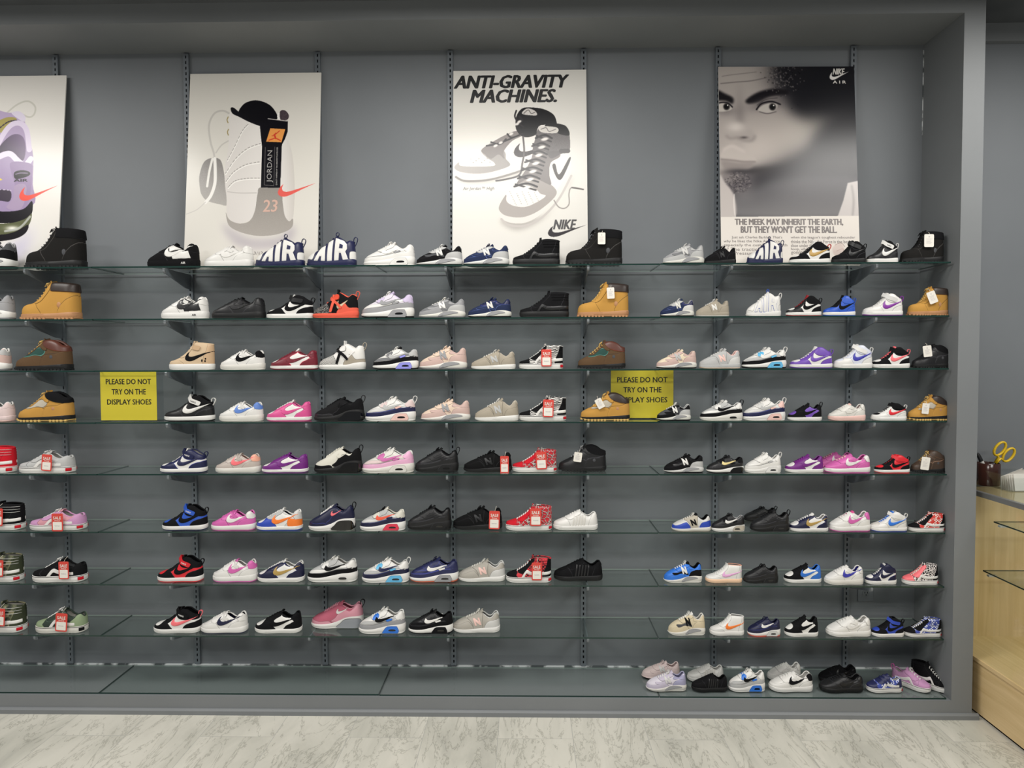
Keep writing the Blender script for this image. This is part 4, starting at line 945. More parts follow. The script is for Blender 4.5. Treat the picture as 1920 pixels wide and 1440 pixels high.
    if arch in NS:
        part('letter_n', 'enn', lambda s: panel(s, enn(*NS[arch]), 'letter_n', .013, False), M('s'))
        if arch == 'heritage':
            sub('midsole_wave', 'wave', lambda s: spanel(s, [(.44, .03), (.52, .1), (.6, .125), (.74, .13), (.86, .1), (.7, .075), (.58, .05)], 'midsole_wave', .007), shoe_mat('grey6' if c.get('o') in ('grey8', 'grey9', 'whitew') else c.get('o')), mid_)
    if arch == 'runner':
        if 'exc' in ex: sub('heel_clip', 'clipx', lambda s: spanel(s, [(.62, .02), (.66, .12), (.76, .16), (.92, .17), (.98, .1), (.9, .03)], 'heel_clip', .01), M('p'), mid_)
        elif 'one' not in ex: sub('heel_clip', 'clip', lambda s: spanel(s, [(.53, .015, 1), (.58, .09), (.65, .145), (.84, .15, 1), (.88, .06), (.85, .015, 1)], 'heel_clip', .01), M('p', 'u'), mid_)
        w = sub('air_window', 'win', lambda s: spanel(s, [(.67, .062), (.69, .092), (.79, .094), (.81, .064)], 'air_window', .016), shoe_mat('blkgloss'), mid_)
        if 'one' not in ex and 'exc' not in ex: sub('window_rim', 'rim', lambda s: spanel(s, [(.635, .035), (.655, .115), (.815, .118), (.85, .04)], 'window_rim', .0125), M('p', 'u'), mid_)
    if arch == 'bubble':
        sub('air_bubble', 'bub', lambda s: spanel(s, [(.54, .02), (.6, .1), (.68, .17), (.82, .19), (.95, .18), (.985, .1), (.96, .02)], 'air_bubble', .016), M('p'), mid_)
    if arch == 'tennis':
        for i in range(5):
            x = .42+i*.062; part('side_stripe', 'stripe%d' % i, lambda s: panel(s, [(x, .1, 1), (x+.025, .1, 1), (x+.062, .34, 1), (x+.037, .34, 1)], 'side_stripe', .01), M('s'))
    if arch == 'skatehigh':
        part('side_stripe', 'jazz', lambda s: panel(s, [(.33, .1, 1), (.38, .19), (.43, .265), (.47, .285), (.55, .24), (.66, .225), (.8, .235), (.99, .25, 1), (.99, .2, 1), (.8, .185), (.64, .175), (.52, .195), (.46, .225), (.42, .19), (.385, .1, 1)], 'side_stripe', .011), M('s'))
        if 'ribs' in ex or c['b'] in ('black', 'redprint', 'redcheck', 'zebra', 'bluecheck'):
            for i in range(3):
                z = .50-.055*i; P = [s.at(x, z, .012) for x in np.linspace(.62+.02*i, .985, 8)]
                part('collar_seam', 'seam%d' % i, lambda s: MB().tube(P, .004, 5).tube([(p.x, -p.y, p.z) for p in P], .004, 5).mesh('collar_seam', True), shoe_mat('grey8') if 'ribs' in ex else M('h', 'b'))
    if arch == 'skatelow':
        part('side_stripe', 'jazz', lambda s: panel(s, [(.34, .09, 1), (.4, .18), (.45, .245), (.5, .262), (.58, .225), (.7, .2), (.86, .2, 1), (.86, .155, 1), (.7, .15), (.56, .175), (.49, .205), (.44, .165), (.4, .09, 1)], 'side_stripe', .011), M('s'))
    if 'line' in ex:
        part('sole_line', 'line', lambda s: ring_tube(s, lambda x: s.B(x)-.012, .0045, 'sole_line'), shoe_mat('redv' if c['b'] in ('redv',) else 'black'))
        part('heel_label', 'hlab', lambda s: spanel(s, [(.93, .04, 1), (.93, .095, 1), (.99, .095, 1), (.99, .04, 1)], 'heel_label', .006), shoe_mat('redv' if c.get('o') == 'white' else 'black'))
    if arch == 'sixinch' or arch == 'hiker':
        part('tree_stamp', 'stamp', lambda s: panel(s, [(.74+.03*math.cos(q), .24+.03*math.sin(q)) for q in np.linspace(0, 5.6, 9)], 'tree_stamp', .0095), shoe_mat('grey4' if c['b'] != 'wheat' else 'gum'))
        x0, x1, n = a['lace']
        ey = MB()
        for i in range(n-1):
            x = x0+.02+(x1-x0)*i/(n-1)
            for sg in (-1, 1):
                p = s.at(x+.03, s.H(x+.03)-.03, .012); ey.tube([(p.x, sg*p.y, p.z-.001), (p.x, sg*(p.y-.006), p.z+.004)], .011, 7)
        part('eyelets', 'eyelets', lambda s: ey.mesh('eyelets', True), shoe_mat('gold' if c['b'] in ('wheat', 'brown', 'brownk') else 'grey4'))
    if arch in ('mid', 'court', 'blazer') and 'strap' in ex:
        low = arch == 'court'
        if arch == 'court': f = lambda s: ribbon(s, [(.64, .31), (.59, .33), (.54, .355)], (.47, .42), .07, 'strap', .006)
        elif arch == 'blazer': f = lambda s: ribbon(s, [(.76, .46), (.66, .475), (.6, .49)], (.53, .55), .1, 'strap')
        elif 'low' in ex: f = lambda s: ribbon(s, [(.83, .41), (.7, .43), (.6, .45)], (.5, .53), .1, 'strap')
        else: f = lambda s: ribbon(s, [(.8, .38), (.7, .42), (.6, .455)], (.5, .545), .1, 'strap')
        st = part('strap', 'strap' + ('low' if 'low' in ex else ''), f, M('z', 'b'))
        if 'nike' in ex and 'low' not in ex:
            def fn(s):
                v, f2 = text_mesh('NIKE', .012, .2); A = []
                for p, q in v:
                    x = .6+.12*p; z = .43-.04*p+.035*q; A.append(s.at(x, z, .026))
                return MB().add(A, f2).mesh('lettering')
            sub('lettering', 'nikestrap', fn, shoe_mat('black' if c.get('z') in ('white',) else 'white'), st)
    if 'spots' in ex:
        for i, (x, z) in enumerate(((.8, .2), (.88, .24), (.87, .19))):
            part('spot', 'spot%d' % i, lambda s: panel(s, [(x+.014*math.cos(q), z+.014*math.sin(q)) for q in np.linspace(0, 5.3, 7)], 'spot', .009), shoe_mat('black'))
    if 'tab' in ex or 'loop' in ex:
        hz_ = s.H(.97)
        part('pull_tab', 'tab', lambda s: loop_mesh([(.955, hz_-.04), (.965, hz_+.05), (1.0, hz_+.085), (1.04, hz_+.06), (1.03, hz_+.0), (.985, hz_-.08)], .018, .012, 'pull_tab'), M('k', 'h', 'b'))
    if 'loop' in ex:
        tx, tz = a['tip']
        part('tongue_loop', 'tl', lambda s: loop_mesh([(tx-.02, tz-.02), (tx-.03, tz+.03), (tx+.0, tz+.06), (tx+.035, tz+.035), (tx+.01, tz-.01)], .016, .011, 'tongue_loop'), M('h', 'b') if c['b'] != 'white' else M('q', 'b'))
    if 'cross' in ex:
        part('strap', 'cs1', lambda s: ribbon(s, [(.42, .12), (.46, .24), (.5, .36)], (.46, .47), .055, 'strap'), M('z'))
        part('strap', 'cs2', lambda s: ribbon(s, [(.66, .2), (.56, .3), (.46, .36)], (.4, .42), .055, 'strap'), M('z'))
        part('side_panel', 'cp', lambda s: panel(s, [(.44, .37), (.46, .45), (.6, .47), (.6, .38)], 'side_panel', .02), M('x'))
    if 'half' in ex:
        part('quarter_panel', 'q1', lambda s: panel(s, [(.48, .37, 1), (.54, .41, 1), (.62, .37), (.73, .325, 1), (.6, .315), (.5, .285, 1)], 'quarter_panel', .0095), M('w'))
        part('quarter_panel', 'q2', lambda s: panel(s, [(.526, .235, 1), (.68, .28), (.87, .295, 1), (.91, .165, 1), (.56, .155, 1)], 'quarter_panel', .0075), M('w'))
    if 'air' in ex: sub('lettering', 'airtxt', lambda s: text_patch(s, 'AIR', .72, .81, .055, .095, 'lettering', True, .03), shoe_mat('white' if c.get('o') == 'black' else 'black'), mid_)
    if 'velcro' in ex:
        for i in range(2): part('strap', 'v%d' % i, lambda s: ribbon(s, [(.5+.1*i, .24+.02*i), (.46+.1*i, .29+.03*i), (.43+.09*i, .325+.045*i)], (.38+.09*i, .36+.05*i), .055, 'strap'), M('t'))
    if 'q' in ex: part('quarter_panel', 'qq', lambda s: panel(s, [(.74, .1), (.76, .25), (.9, .24), (1.0, .22), (1.0, .1)], 'quarter_panel', .008), M('y'))
    return root
# ================================================================ yellow notices in clear holders
M_YEL = plain('yellow_paper', 'dcc838', .45, .4, 0, (40, .06, .0006))
m, nt, b = newmat('clear_acrylic'); nt.nodes.remove(b); L = nt.links.new
tr = nd(nt, 'ShaderNodeBsdfTransparent'); tr.inputs[0].default_value = (.95, .96, .955, 1); gl = nd(nt, 'ShaderNodeBsdfGlossy'); gl.inputs['Roughness'].default_value = .05
mx = nd(nt, 'ShaderNodeMixShader')
L(pane_fresnel(nt, 1.45), mx.inputs[0]); L(tr.outputs[0], mx.inputs[1]); L(gl.outputs[0], mx.inputs[2]); L(mx.outputs[0], nt.nodes['Material Output'].inputs[0]); M_ACR = m
def notice(x0, x1, y, extra, label):
    z0 = ROWZ[4]+.0008; h = .2185; w = x1-x0; root = empty('notice_stand', ((x0+x1)/2, y, z0)); tag(root, label, 'sign', 'yellow notices on the fourth shelf')
    MB().box(-w/2, w/2, -.0004, .0004, .004, h).put('paper', M_YEL, root)
    a, c = -w/2-.002, w/2+extra
    MB().box(a, c, -.0025, -.0012, .0, h+.001).box(a, c, .0012, .0025, .0, h+.001).box(a, c, -.0025, .075, .0, .0018).box(a, c, -.0012, .0012, .0018, .0032).put('clear_holder', M_ACR, root)
    mb = MB()
    for t, u0, u1, v0, v1 in (('PLEASE DO NOT', .1, .905, .745, .855), ('TRY ON THE', .2, .81, .54, .65), ('DISPLAY SHOES', .115, .905, .335, .445)):
        text_in(mb, t, -w/2+u0*w, -w/2+u1*w, v0*h, v1*h, -.0009, .02, 0)
    mb.put('lettering', INK, root)
notice(-1.535, -1.285, -.21, .03, 'yellow notice standing alone beside the black strap high-top')
notice(.722, 1.0, -.13, .004, 'yellow notice partly hidden behind the wheat hiking boot')

# ================================================================ shoes
SHOES = [
('heritage', -2.0181, -0.1941, 1, 0.2150, 1.327, 1, 0, 'b:grey6 m:black e:grey8 h:black s:grey8 c:grey6 a:grey8 o:grey8 u:black x:black y:grey4', 'N', 'heel of a grey and black running shoe beside the tall black boot, top shelf'),
('sixinch', -1.7328, -0.1860, 1, 0.2549, 1.111, 1, 0, 'b:blkboot c:black a:black o:blkrub u:blkrub', '', 'large black work boot with no tag, in front of the lavender shoe poster, top shelf'),
('court', -1.2049, -0.1930, 1, 0.2207, 1.059, 1, 0, 'b:black m:black e:black h:black s:white c:black l:black t:black a:black o:black u:black y:black w:white', 'air half', 'low shoe with black toe and sole and white back half on the top shelf'),
('court', -0.9579, -0.1952, 1, 0.2097, 0.998, 1, 0, 'b:white s:white o:white a:white', 'strap', 'plain white low shoe with a strap, next to the lettered high-tops on the top shelf'),
('letterhigh', -0.7341, -0.1947, 1, 0.2123, 1.092, 1, 0, 'b:navy s:white h:navy l:navy t:navy a:navy o:navy u:navy x:white', 'loop', 'navy high-top with tall white letters, beside the plain white strap shoe on the top shelf'),
('letterhigh', -0.5062, -0.1946, 1, 0.2128, 1.135, 1, 0, 'b:navy s:white h:navy l:navy t:navy a:navy o:navy u:navy x:white', 'loop', 'navy high-top with tall white letters, beside the plain white cushioned runner on the top shelf'),
('runner', -0.2520, -0.1932, 1, 0.2197, 0.995, 1, 0, 'b:white m:white e:white h:white s:white o:white x:white y:grey6', '', 'plain white cushioned running shoe on the top shelf'),
('heritage', -0.0329, -0.1974, 1, 0.1991, 1.067, 1, 0, 'b:black m:black e:grey7 h:grey7 s:grey8 c:grey4 a:grey8 o:grey8 u:black x:grey4 y:black', 'N', 'black and silver running shoe with letter N on the top shelf'),
('heritage', 0.1710, -0.1979, 1, 0.1968, 1.091, 1, 0, 'b:navyl m:navyl e:grey7 h:grey7 s:grey8 c:navyl a:navy o:grey8 u:black x:navyl y:navyl', 'N', 'dark blue and silver running shoe with letter N on the top shelf'),
('skatehigh', 0.3892, -0.1970, 1, 0.2009, 0.993, 1, 0, 'b:black s:blk2 o:blkrub u:blkrub a:black', '', 'all black canvas high-top skate shoe on the top shelf'),
('sixinch', 0.6399, -0.1889, 1, 0.2409, 1.038, 1, 0, 'b:blkboot c:black a:black o:blkrub u:blkrub', '', 'black work boot with white tag, at the edge of the high-top drawing poster, top shelf'),
('heritage', 1.0244, -0.2027, 1, 0.1731, 1.189, 1, 0, 'b:grey6 m:grey7 e:grey7 h:grey7 s:grey8 c:grey6 a:grey8 o:grey9 u:black x:grey5 y:grey7', 'N', 'light grey running shoe with letter N on the top shelf'),
('classic', 1.1806, -0.2110, 1, 0.1322, 1.312, 1, 0, 'b:black s:blk2 o:blkrub u:blkrub a:black', 'N', 'small all black running shoe beside the light grey one on the top shelf'),
('letterhigh', 1.3722, -0.2072, 1, 0.1509, 1.268, 1, 0, 'b:navy s:white h:navy l:navy t:navy a:navy o:navy u:navy x:white', 'loop', "small navy high-top with tall white letters in front of the man's face poster, top shelf"),
('mid', 1.5659, -0.2036, 1, 0.1688, 0.986, 1, 0, 'b:white m:black e:black h:black s:gold c:black l:white t:white a:black o:white u:grey7 k:red', 'tab', 'white and black high-top with gold side tick and red heel loop on the top shelf'),
('mid', 1.7299, -0.2093, 1, 0.1409, 1.185, 1, 0, 'b:black m:black s:blk2 c:black o:blkrub u:blkrub z:blk2', 'strap tab', 'all black strap high-top on the top shelf'),
('mid', 1.8706, -0.2117, 1, 0.1287, 1.309, 1, 0, 'b:blk2 m:blk2 s:white c:black o:white u:grey8 z:white k:white', 'strap tab nike', 'black high-top with white strap and white side tick on the top shelf'),
('sixinch', 2.0440, -0.2022, 1, 0.1756, 1.235, 1, 0, 'b:blkboot c:black a:black o:blkrub u:blkrub', '', 'black work boot with white tag, nearest the recess end wall on the top shelf'),
('heritage', -2.0284, -0.1958, 2, 0.2069, 1.298, 1, 0, 'b:grey6 m:grey7 e:grey7 h:grey6 s:grey8 c:grey5 a:grey8 o:white u:grey5 x:grey6 y:grey6', 'N', 'heel of a pale grey running shoe beside the untagged wheat boot on the second shelf'),
('sixinch', -1.7599, -0.1868, 2, 0.2509, 1.054, 1, 0, 'b:wheat c:brownd a:wheatl o:gum u:gum', '', 'large wheat work boot with no tag on the second shelf'),
('court', -1.1567, -0.1969, 2, 0.2016, 1.085, 1, 0, 'b:white m:white e:white h:white s:blk2 c:white l:white t:white a:white o:white u:white y:white w:blk2', 'air half strap', 'white low shoe with black quarter panels on the second shelf'),
('court', -0.9207, -0.1913, 2, 0.2290, 0.905, 1, 0, 'b:blk2 s:blk2 o:blkrub u:blkrub a:black c:black', 'strap', 'all black low shoe with strap on the second shelf'),
('mid', -0.6908, -0.1969, 2, 0.2015, 0.894, 1, 0, 'b:white m:black e:black h:black s:black c:black l:black t:white a:black o:white u:white z:blk2', 'strap tab low', 'black and white mid shoe with black strap on the second shelf'),
('hoop', -0.4892, -0.1982, 2, 0.1949, 1.107, 1, 0, 'b:black m:speck e:black h:coral s:cream c:coral l:black t:black a:coral o:coral u:coral x:orangep z:coral', 'tab cross', 'black and orange basketball shoe with crossed straps on the second shelf'),
('runner', -0.2614, -0.1921, 2, 0.2249, 1.057, 1, 0, 'b:lilacl m:grey6 e:lilac h:lilac s:grey6 c:lilac l:white t:lilac a:white o:white u:black p:grey6 x:white y:grey6', '', 'white, lilac and grey cushioned running shoe on the second shelf'),
('heritage', -0.0228, -0.1973, 2, 0.1996, 1.014, 1, 0, 'b:grey5 m:grey6 e:grey6 h:grey7 s:white c:grey6 a:grey9 o:grey9 u:grey5 x:grey6 y:grey6', 'N', 'mid grey running shoe with white letter N on the second shelf'),
('heritage', 0.1852, -0.2001, 2, 0.1859, 1.074, 1, 0, 'b:navyl m:navyl e:navy h:navyl s:grey9 c:navyl a:navyl o:grey9 u:black x:navyl y:navy', 'N', 'dark blue suede running shoe with letter N, beside the black high-top on the second shelf'),
('skatehigh', 0.4236, -0.1950, 2, 0.2106, 0.920, 1, 0, 'b:black s:blk2 o:blkrub u:blkrub a:black', '', 'all black canvas high-top skate shoe on the second shelf'),
('sixinch', 0.6792, -0.1934, 2, 0.2184, 1.080, 1, 0, 'b:wheat c:brownd a:wheatl o:gum u:gum', '', 'wheat work boot with white tag, beside the black high-top on the second shelf'),
('heritage', 0.9968, -0.2090, 2, 0.1422, 1.253, 1, 0, 'b:navyl m:navyl e:grey7 h:grey8 s:grey9 c:grey6 a:grey8 o:grey9 u:black x:navyl y:navy', 'N', 'small navy running shoe with silver N, beside the small taupe one on the second shelf'),
('classic', 1.1494, -0.2096, 2, 0.1394, 1.223, 1, 0, 'b:taupe m:taupe e:taupe h:taupe s:white c:taupe a:grey8 o:taupe u:grey8 k:black', 'N', 'small taupe running shoe with white N on the second shelf'),
('letterhigh', 1.3683, -0.2085, 2, 0.1447, 1.303, 1, 0, 'b:white s:white h:white l:blue t:white a:white o:white u:white x:white q:blue', 'loop', 'small white high-top with blue-outlined letters on the second shelf'),
('mid', 1.5407, -0.2083, 2, 0.1455, 1.069, 1, 0, 'b:white m:blk2 e:blk2 h:black s:black c:black l:black t:redd a:redd o:white u:redd', 'tab', 'white, black and red small high-top on the second shelf'),
('mid', 1.6914, -0.2109, 2, 0.1330, 1.157, 1, 0, 'b:blue m:blue e:black h:blue s:black c:blue l:black t:black a:black o:white u:blue', 'tab', 'blue and black small high-top on the second shelf'),
('mid', 1.8795, -0.2047, 2, 0.1633, 1.034, 1, 0, 'b:white m:white s:purple c:white l:grey8 t:white o:white u:purple z:grey8 k:purple', 'strap tab', 'white strap high-top with purple side tick on the second shelf'),
('sixinch', 2.0716, -0.2047, 2, 0.1631, 1.187, 1, 0, 'b:wheat c:brownd a:wheatl o:gum u:gum', '', 'wheat work boot with tilted white tag by the recess end wall on the second shelf'),
('heritage', -2.0505, -0.1962, 3, 0.2051, 1.198, 1, 0, 'b:pinkl m:pinkg e:grey7 h:pinkg s:white c:white a:white o:white u:grey5 x:pinkg y:grey7', 'N', 'heel of a pale pink running shoe beside the brown hiking boot on the third shelf'),
('hiker', -1.7971, -0.1890, 3, 0.2403, 1.025, 1, 0, 'b:brown m:brown x:greend c:brownr h:brown a:wheatl o:blkrub u:blkrub', '', 'large brown hiking boot with green side panel beside the pale pink heel, third shelf'),
('blazer', -1.1295, -0.1986, 3, 0.1934, 1.052, 1, 0, 'b:sand m:sand e:sand h:sandd s:black c:sand l:white a:sand o:white u:grey8 z:sandd', 'strap spots', 'sand coloured strap high-top with black side tick on the third shelf'),
('court', -0.9039, -0.1990, 3, 0.1910, 1.010, 1, 0, 'b:white s:black h:white y:black o:whitew u:whitew a:white', 'strap', 'white low shoe with black side tick and heel tab on the third shelf'),
('dunk', -0.6766, -0.1963, 3, 0.2044, 0.975, 1, 0, 'b:white m:burg e:burg h:burg s:burg c:burg l:white t:white a:burg o:white u:burg', '', 'burgundy and white low shoe on the third shelf'),
('hoop', -0.4639, -0.1972, 3, 0.2000, 1.075, 1, 0, 'b:white m:knit e:white h:taupe s:white c:white l:black t:white a:black o:white u:grey7 x:white z:black', 'tab cross', 'white basketball shoe with striped knit toe on the third shelf'),
('runner', -0.2283, -0.1981, 3, 0.1955, 1.035, 1, 0, 'b:white m:black e:grey5 h:grey7 s:grey7 c:grey7 l:black t:black a:white o:white u:black p:lilacb x:grey5 y:lilacb', '', 'grey, black and lilac cushioned running shoe on the third shelf'),
('heritage', -0.0197, -0.1962, 3, 0.2048, 1.119, 1, 0, 'b:peach m:pinkg e:peach h:pinkg s:grey6 c:pinkg a:peach o:whitew u:grey5 x:pinkg y:pinkg', 'N', 'peach running shoe with grey N, beside the beige suede one on the third shelf'),
('classic', 0.2006, -0.1990, 3, 0.1909, 0.988, 1, 0, 'b:taupe m:taupe e:taupe h:taupe s:grey7 c:taupel a:whitew o:white u:white', 'N', 'beige suede running shoe with N between peach shoe and zebra high-top on the third shelf'),
('skatehigh', 0.4092, -0.1996, 3, 0.1882, 0.972, 1, 0, 'b:zebra v:black h:black m:black s:white l:black a:white o:white u:white', 'line', 'zebra striped black and white high-top on the third shelf'),
('hiker', 0.6734, -0.1966, 3, 0.2030, 1.071, 1, 0, 'b:brown m:brown x:greend c:brownr h:brown a:wheatl o:blkrub u:blkrub', '', 'brown hiking boot with green panel, above the yellow sign beside the zebra high-top, third shelf'),
('heritage', 0.9967, -0.2034, 3, 0.1696, 1.113, 1, 0, 'b:peachy m:pinkg e:pinkg h:pinkg s:grey7 c:pinkg a:peach o:whitew u:black x:pinkg y:pinkg', 'N', 'small pink and cream running shoe over the second yellow sign on the third shelf'),
('classic', 1.1838, -0.2027, 3, 0.1733, 1.104, 1, 0, 'b:grey7 m:grey7 e:grey7 h:grey8 s:pinkl c:pinkl a:grey8 o:grey7 u:peach', 'N', 'pale grey running shoe with pink N, beside the light blue cushioned one, third shelf'),
('runner', 1.3751, -0.2003, 3, 0.1849, 1.004, 1, 0, 'b:white m:black e:sky h:white s:white c:white l:black t:white a:white o:white u:black p:sky x:grey7 y:sky k:white', 'tab', 'white, black and sky blue cushioned running shoe on the third shelf'),
('mid', 1.5775, -0.2020, 3, 0.1762, 0.911, 1, 0, 'b:white m:purplel e:purplel h:purplel s:purplel c:purplel l:white t:white a:white o:white u:purplel', 'tab', 'purple and white small high-top on the third shelf'),
('mid', 1.7558, -0.2056, 3, 0.1587, 1.103, 1, 0, 'b:bluew m:white e:bluew h:white s:indigo c:bluew l:white t:white o:white u:white z:white k:white', 'strap tab', 'pale white strap high-top with indigo side tick on the third shelf'),
('mid', 1.9155, -0.2060, 3, 0.1569, 1.010, 1, 0, 'b:white m:black e:black h:black s:pinkc c:black l:black t:pinkc o:white u:white z:black k:pinkc', 'strap tab low', 'black and white strap shoe with coral pink side tick on the third shelf'),
('hiker', 2.0884, -0.2064, 3, 0.1549, 1.156, 1, 0, 'b:blk2 m:blk2 x:blk2 c:black h:blk2 a:black o:blkrub u:blkrub', '', 'small black hiking boot with white tag on the third shelf'),
('classic', -2.0390, -0.1965, 4, 0.2036, 1.061, 1, 0, 'b:pinkw m:pinkw e:grey8 h:pinkw s:white c:grey8 a:white o:pinkw u:pinkl', 'N', 'heel of a pale lilac running shoe beside the untagged wheat hiking boot, fourth shelf'),
('hiker', -1.7931, -0.1897, 4, 0.2367, 1.005, 1, 0, 'b:wheat m:wheat x:stone c:black h:wheat a:wheatl o:blkrub u:wheatl', '', 'large wheat hiking boot with grey panel and no tag on the fourth shelf'),
('mid', -1.1466, -0.1943, 4, 0.2142, 0.930, 1, 0, 'b:blk2 m:blk2 s:white c:black l:black t:black o:white u:black z:white k:white', 'strap tab nike', 'black strap high-top with white tick, next to the yellow sign on the fourth shelf'),
('court', -0.9135, -0.1994, 4, 0.1891, 0.984, 1, 0, 'b:white m:white s:bluel y:bluel h:white o:whitew a:white', 'strap', 'white low shoe with light blue side tick on the fourth shelf'),
('dunk', -0.7015, -0.1985, 4, 0.1934, 1.025, 1, 0, 'b:white m:pinkh e:pinkh h:pinkh s:pinkh c:pinkh l:white t:white a:white o:white u:pinkh', '', 'bright pink and white low shoe on the fourth shelf'),
('bubble', -0.4816, -0.1942, 4, 0.2145, 1.013, 1, 0, 'b:blkknit s:black h:blk2 c:black a:black o:blkrub u:blkrub p:blkgloss x:black', 'tab', 'all black mesh shoe with clear black heel bubble on the fourth shelf'),
('runner', -0.2536, -0.1938, 4, 0.2168, 0.999, 1, 0, 'b:white m:navy e:pinkw h:pinkw s:grey7 c:white l:white t:white a:white o:white u:pinkl p:pinkl x:grey8 y:pinkl k:white', 'tab', 'white, navy and pink cushioned running shoe beside the black mesh shoe on the fourth shelf'),
('heritage', -0.0108, -0.1947, 4, 0.2123, 1.006, 1, 0, 'b:peach m:pinkg e:peach h:pinkg s:grey6 c:pinkg a:peach o:whitew u:grey5 x:pinkg y:pinkg', 'N', 'peach running shoe with grey N on the fourth shelf'),
('classic', 0.2148, -0.1994, 4, 0.1891, 1.144, 1, 0, 'b:taupe m:taupe e:taupe h:taupe s:grey7 c:taupel a:whitew o:white u:white', 'N', 'beige suede running shoe with N on the fourth shelf'),
('skatehigh', 0.4158, -0.1967, 4, 0.2025, 0.893, 1, 0, 'b:zebra v:black h:black m:black s:white l:black a:white o:white u:white', 'line', 'zebra striped black and white high-top on the fourth shelf'),
('hiker', 0.6890, -0.1951, 4, 0.2103, 1.044, 1, 0, 'b:wheat m:wheat x:stone c:brownd h:wheat a:wheatl o:blkrub u:wheatl', '', 'wheat hiking boot with white tag, standing before the second yellow sign on the fourth shelf'),
('heritage', 0.9852, -0.2088, 4, 0.1430, 1.211, 1, 0, 'b:grey4 m:black e:black h:grey7 s:white c:grey7 a:white o:grey9 u:black x:black y:black', 'N', 'small black and white running shoe with N, before the yellow sign on the fourth shelf'),
('runner', 1.1925, -0.2017, 4, 0.1781, 0.996, 1, 0, 'b:grey7 m:black e:white h:white s:black c:grey8 l:white t:white a:white o:whitew u:whitew p:whitew x:white y:black k:black', 'tab one', 'white and grey running shoe with black wave and side tick on the fourth shelf'),
('runner', 1.3757, -0.2015, 4, 0.1787, 1.095, 1, 0, 'b:white m:navy e:grey8 h:pinkl s:grey7 c:white l:white t:white a:white o:white u:pinkl p:pinkl x:grey8 y:pinkl k:white', 'tab', 'small white, navy and pink cushioned running shoe beside the black and purple one, fourth shelf'),
('dunk', 1.5502, -0.2091, 4, 0.1418, 1.125, 1, 0, 'b:purplel m:black e:black h:black s:black c:black l:black t:black a:black o:white u:white', 'tab', 'black and purple low shoe on the fourth shelf'),
('court', 1.7321, -0.2068, 4, 0.1529, 1.015, 1, 0, 'b:whitew m:whitew s:whitew t:pinkl l:pinkw o:pinkl u:pinkl a:white', 'strap', 'white low shoe with pale pink sole on the fourth shelf'),
('mid', 1.9110, -0.2085, 4, 0.1445, 0.896, 1, 0, 'b:white m:white e:white h:white s:redp c:black l:black t:black o:white u:white z:black k:white x:black', 'strap tab low', 'white strap shoe with red side tick and black toe on the fourth shelf'),
('hiker', 2.0810, -0.2041, 4, 0.1661, 1.145, 1, 0, 'b:wheat m:wheat x:stone c:brownd h:wheat a:wheatl o:blkrub u:wheatl', '', 'wheat hiking boot with white tag by the recess end wall on the fourth shelf'),
('skatehigh', -2.0561, -0.1969, 5, 0.2358, 0.858, 1, 0, 'b:redv s:white l:white a:white o:white u:white', 'line ribs', 'heel of a bright red high-top skate shoe on the fifth shelf'),
('skatelow', -1.7895, -0.1968, 5, 0.2365, 0.879, 1, 0, 'b:grey7 s:white c:grey7 l:white a:grey8 o:white u:white', 'line', 'light grey low skate shoe with red sale tag on the fifth shelf'),
('mid', -1.1727, -0.2041, 5, 0.2005, 0.894, 1, 0, 'b:white m:navy e:navy h:navy s:navy c:navy l:white t:white a:white o:white u:navy z:navy k:navy', 'strap tab nike', 'white and navy strap high-top on the fifth shelf'),
('court', -0.9292, -0.2055, 5, 0.1936, 0.938, 1, 0, 'b:greyb m:greyb s:pinkc y:peachp h:greyb l:pinkl o:whitew u:grey7 a:greyb z:greyb', 'strap', 'warm grey low shoe with pink side tick on the fifth shelf'),
('dunk', -0.7207, -0.2041, 5, 0.2003, 0.919, 1, 0, 'b:white m:plum e:plum h:plum s:plum c:plum l:plum t:plum a:plum o:white u:plum', '', 'plum and white low shoe beside the warm grey one on the fifth shelf'),
('bubble', -0.4867, -0.2031, 5, 0.2053, 1.141, 1, 0, 'b:ivory s:ivory h:black c:black l:black a:ivory o:blkrub u:blkrub p:blkgloss x:black k:black', 'tab', 'ivory shoe with black heel bubble on the fifth shelf'),
('runner', -0.2653, -0.1993, 5, 0.2238, 0.976, 1, 0, 'b:whitew m:pinkm e:pinkd h:pinkm s:pinkd c:white l:white t:white a:white o:whitew u:pinkm p:whitew x:pinkw y:pinkd', '', 'white and pink cushioned running shoe on the fifth shelf'),
('runner', -0.0533, -0.1783, 5, 0.1886, 1.127, 1, 0, 'b:blk2 m:blk2 e:blk2 h:blk2 s:blk2 c:black a:black o:blkrub u:blkrub p:blkrub x:blk2 y:blk2 k:black', 'tab', 'all black leather cushioned running shoe on the fifth shelf'),
('classic', 0.1727, -0.1742, 5, 0.2096, 0.960, 1, 0, 'b:blksuede s:blk2 c:black a:black o:blkrub u:blkrub', 'N', 'black suede running shoe with red sale tag on the fifth shelf'),
('skatehigh', 0.3794, -0.1777, 5, 0.1929, 0.887, 1, 0, 'b:redprint v:redv m:redv s:redprint l:white a:white o:white u:white', 'line', 'red printed high-top with red sale tag on the fifth shelf'),
('hiker', 0.5925, -0.1628, 5, 0.2067, 1.004, 1, 0, 'b:blk2 m:blk2 x:blk2 c:black h:blk2 a:grey6 o:blkrub u:blkrub', '', 'black leather hiking boot with white tag on the fifth shelf'),
('heritage', 1.0287, -0.2108, 5, 0.1677, 1.074, 1, 0, 'b:blksuede m:black e:black h:grey7 s:white c:black a:black o:grey8 u:black x:blk2 y:black', 'N', 'black running shoe with white N on the fifth shelf'),
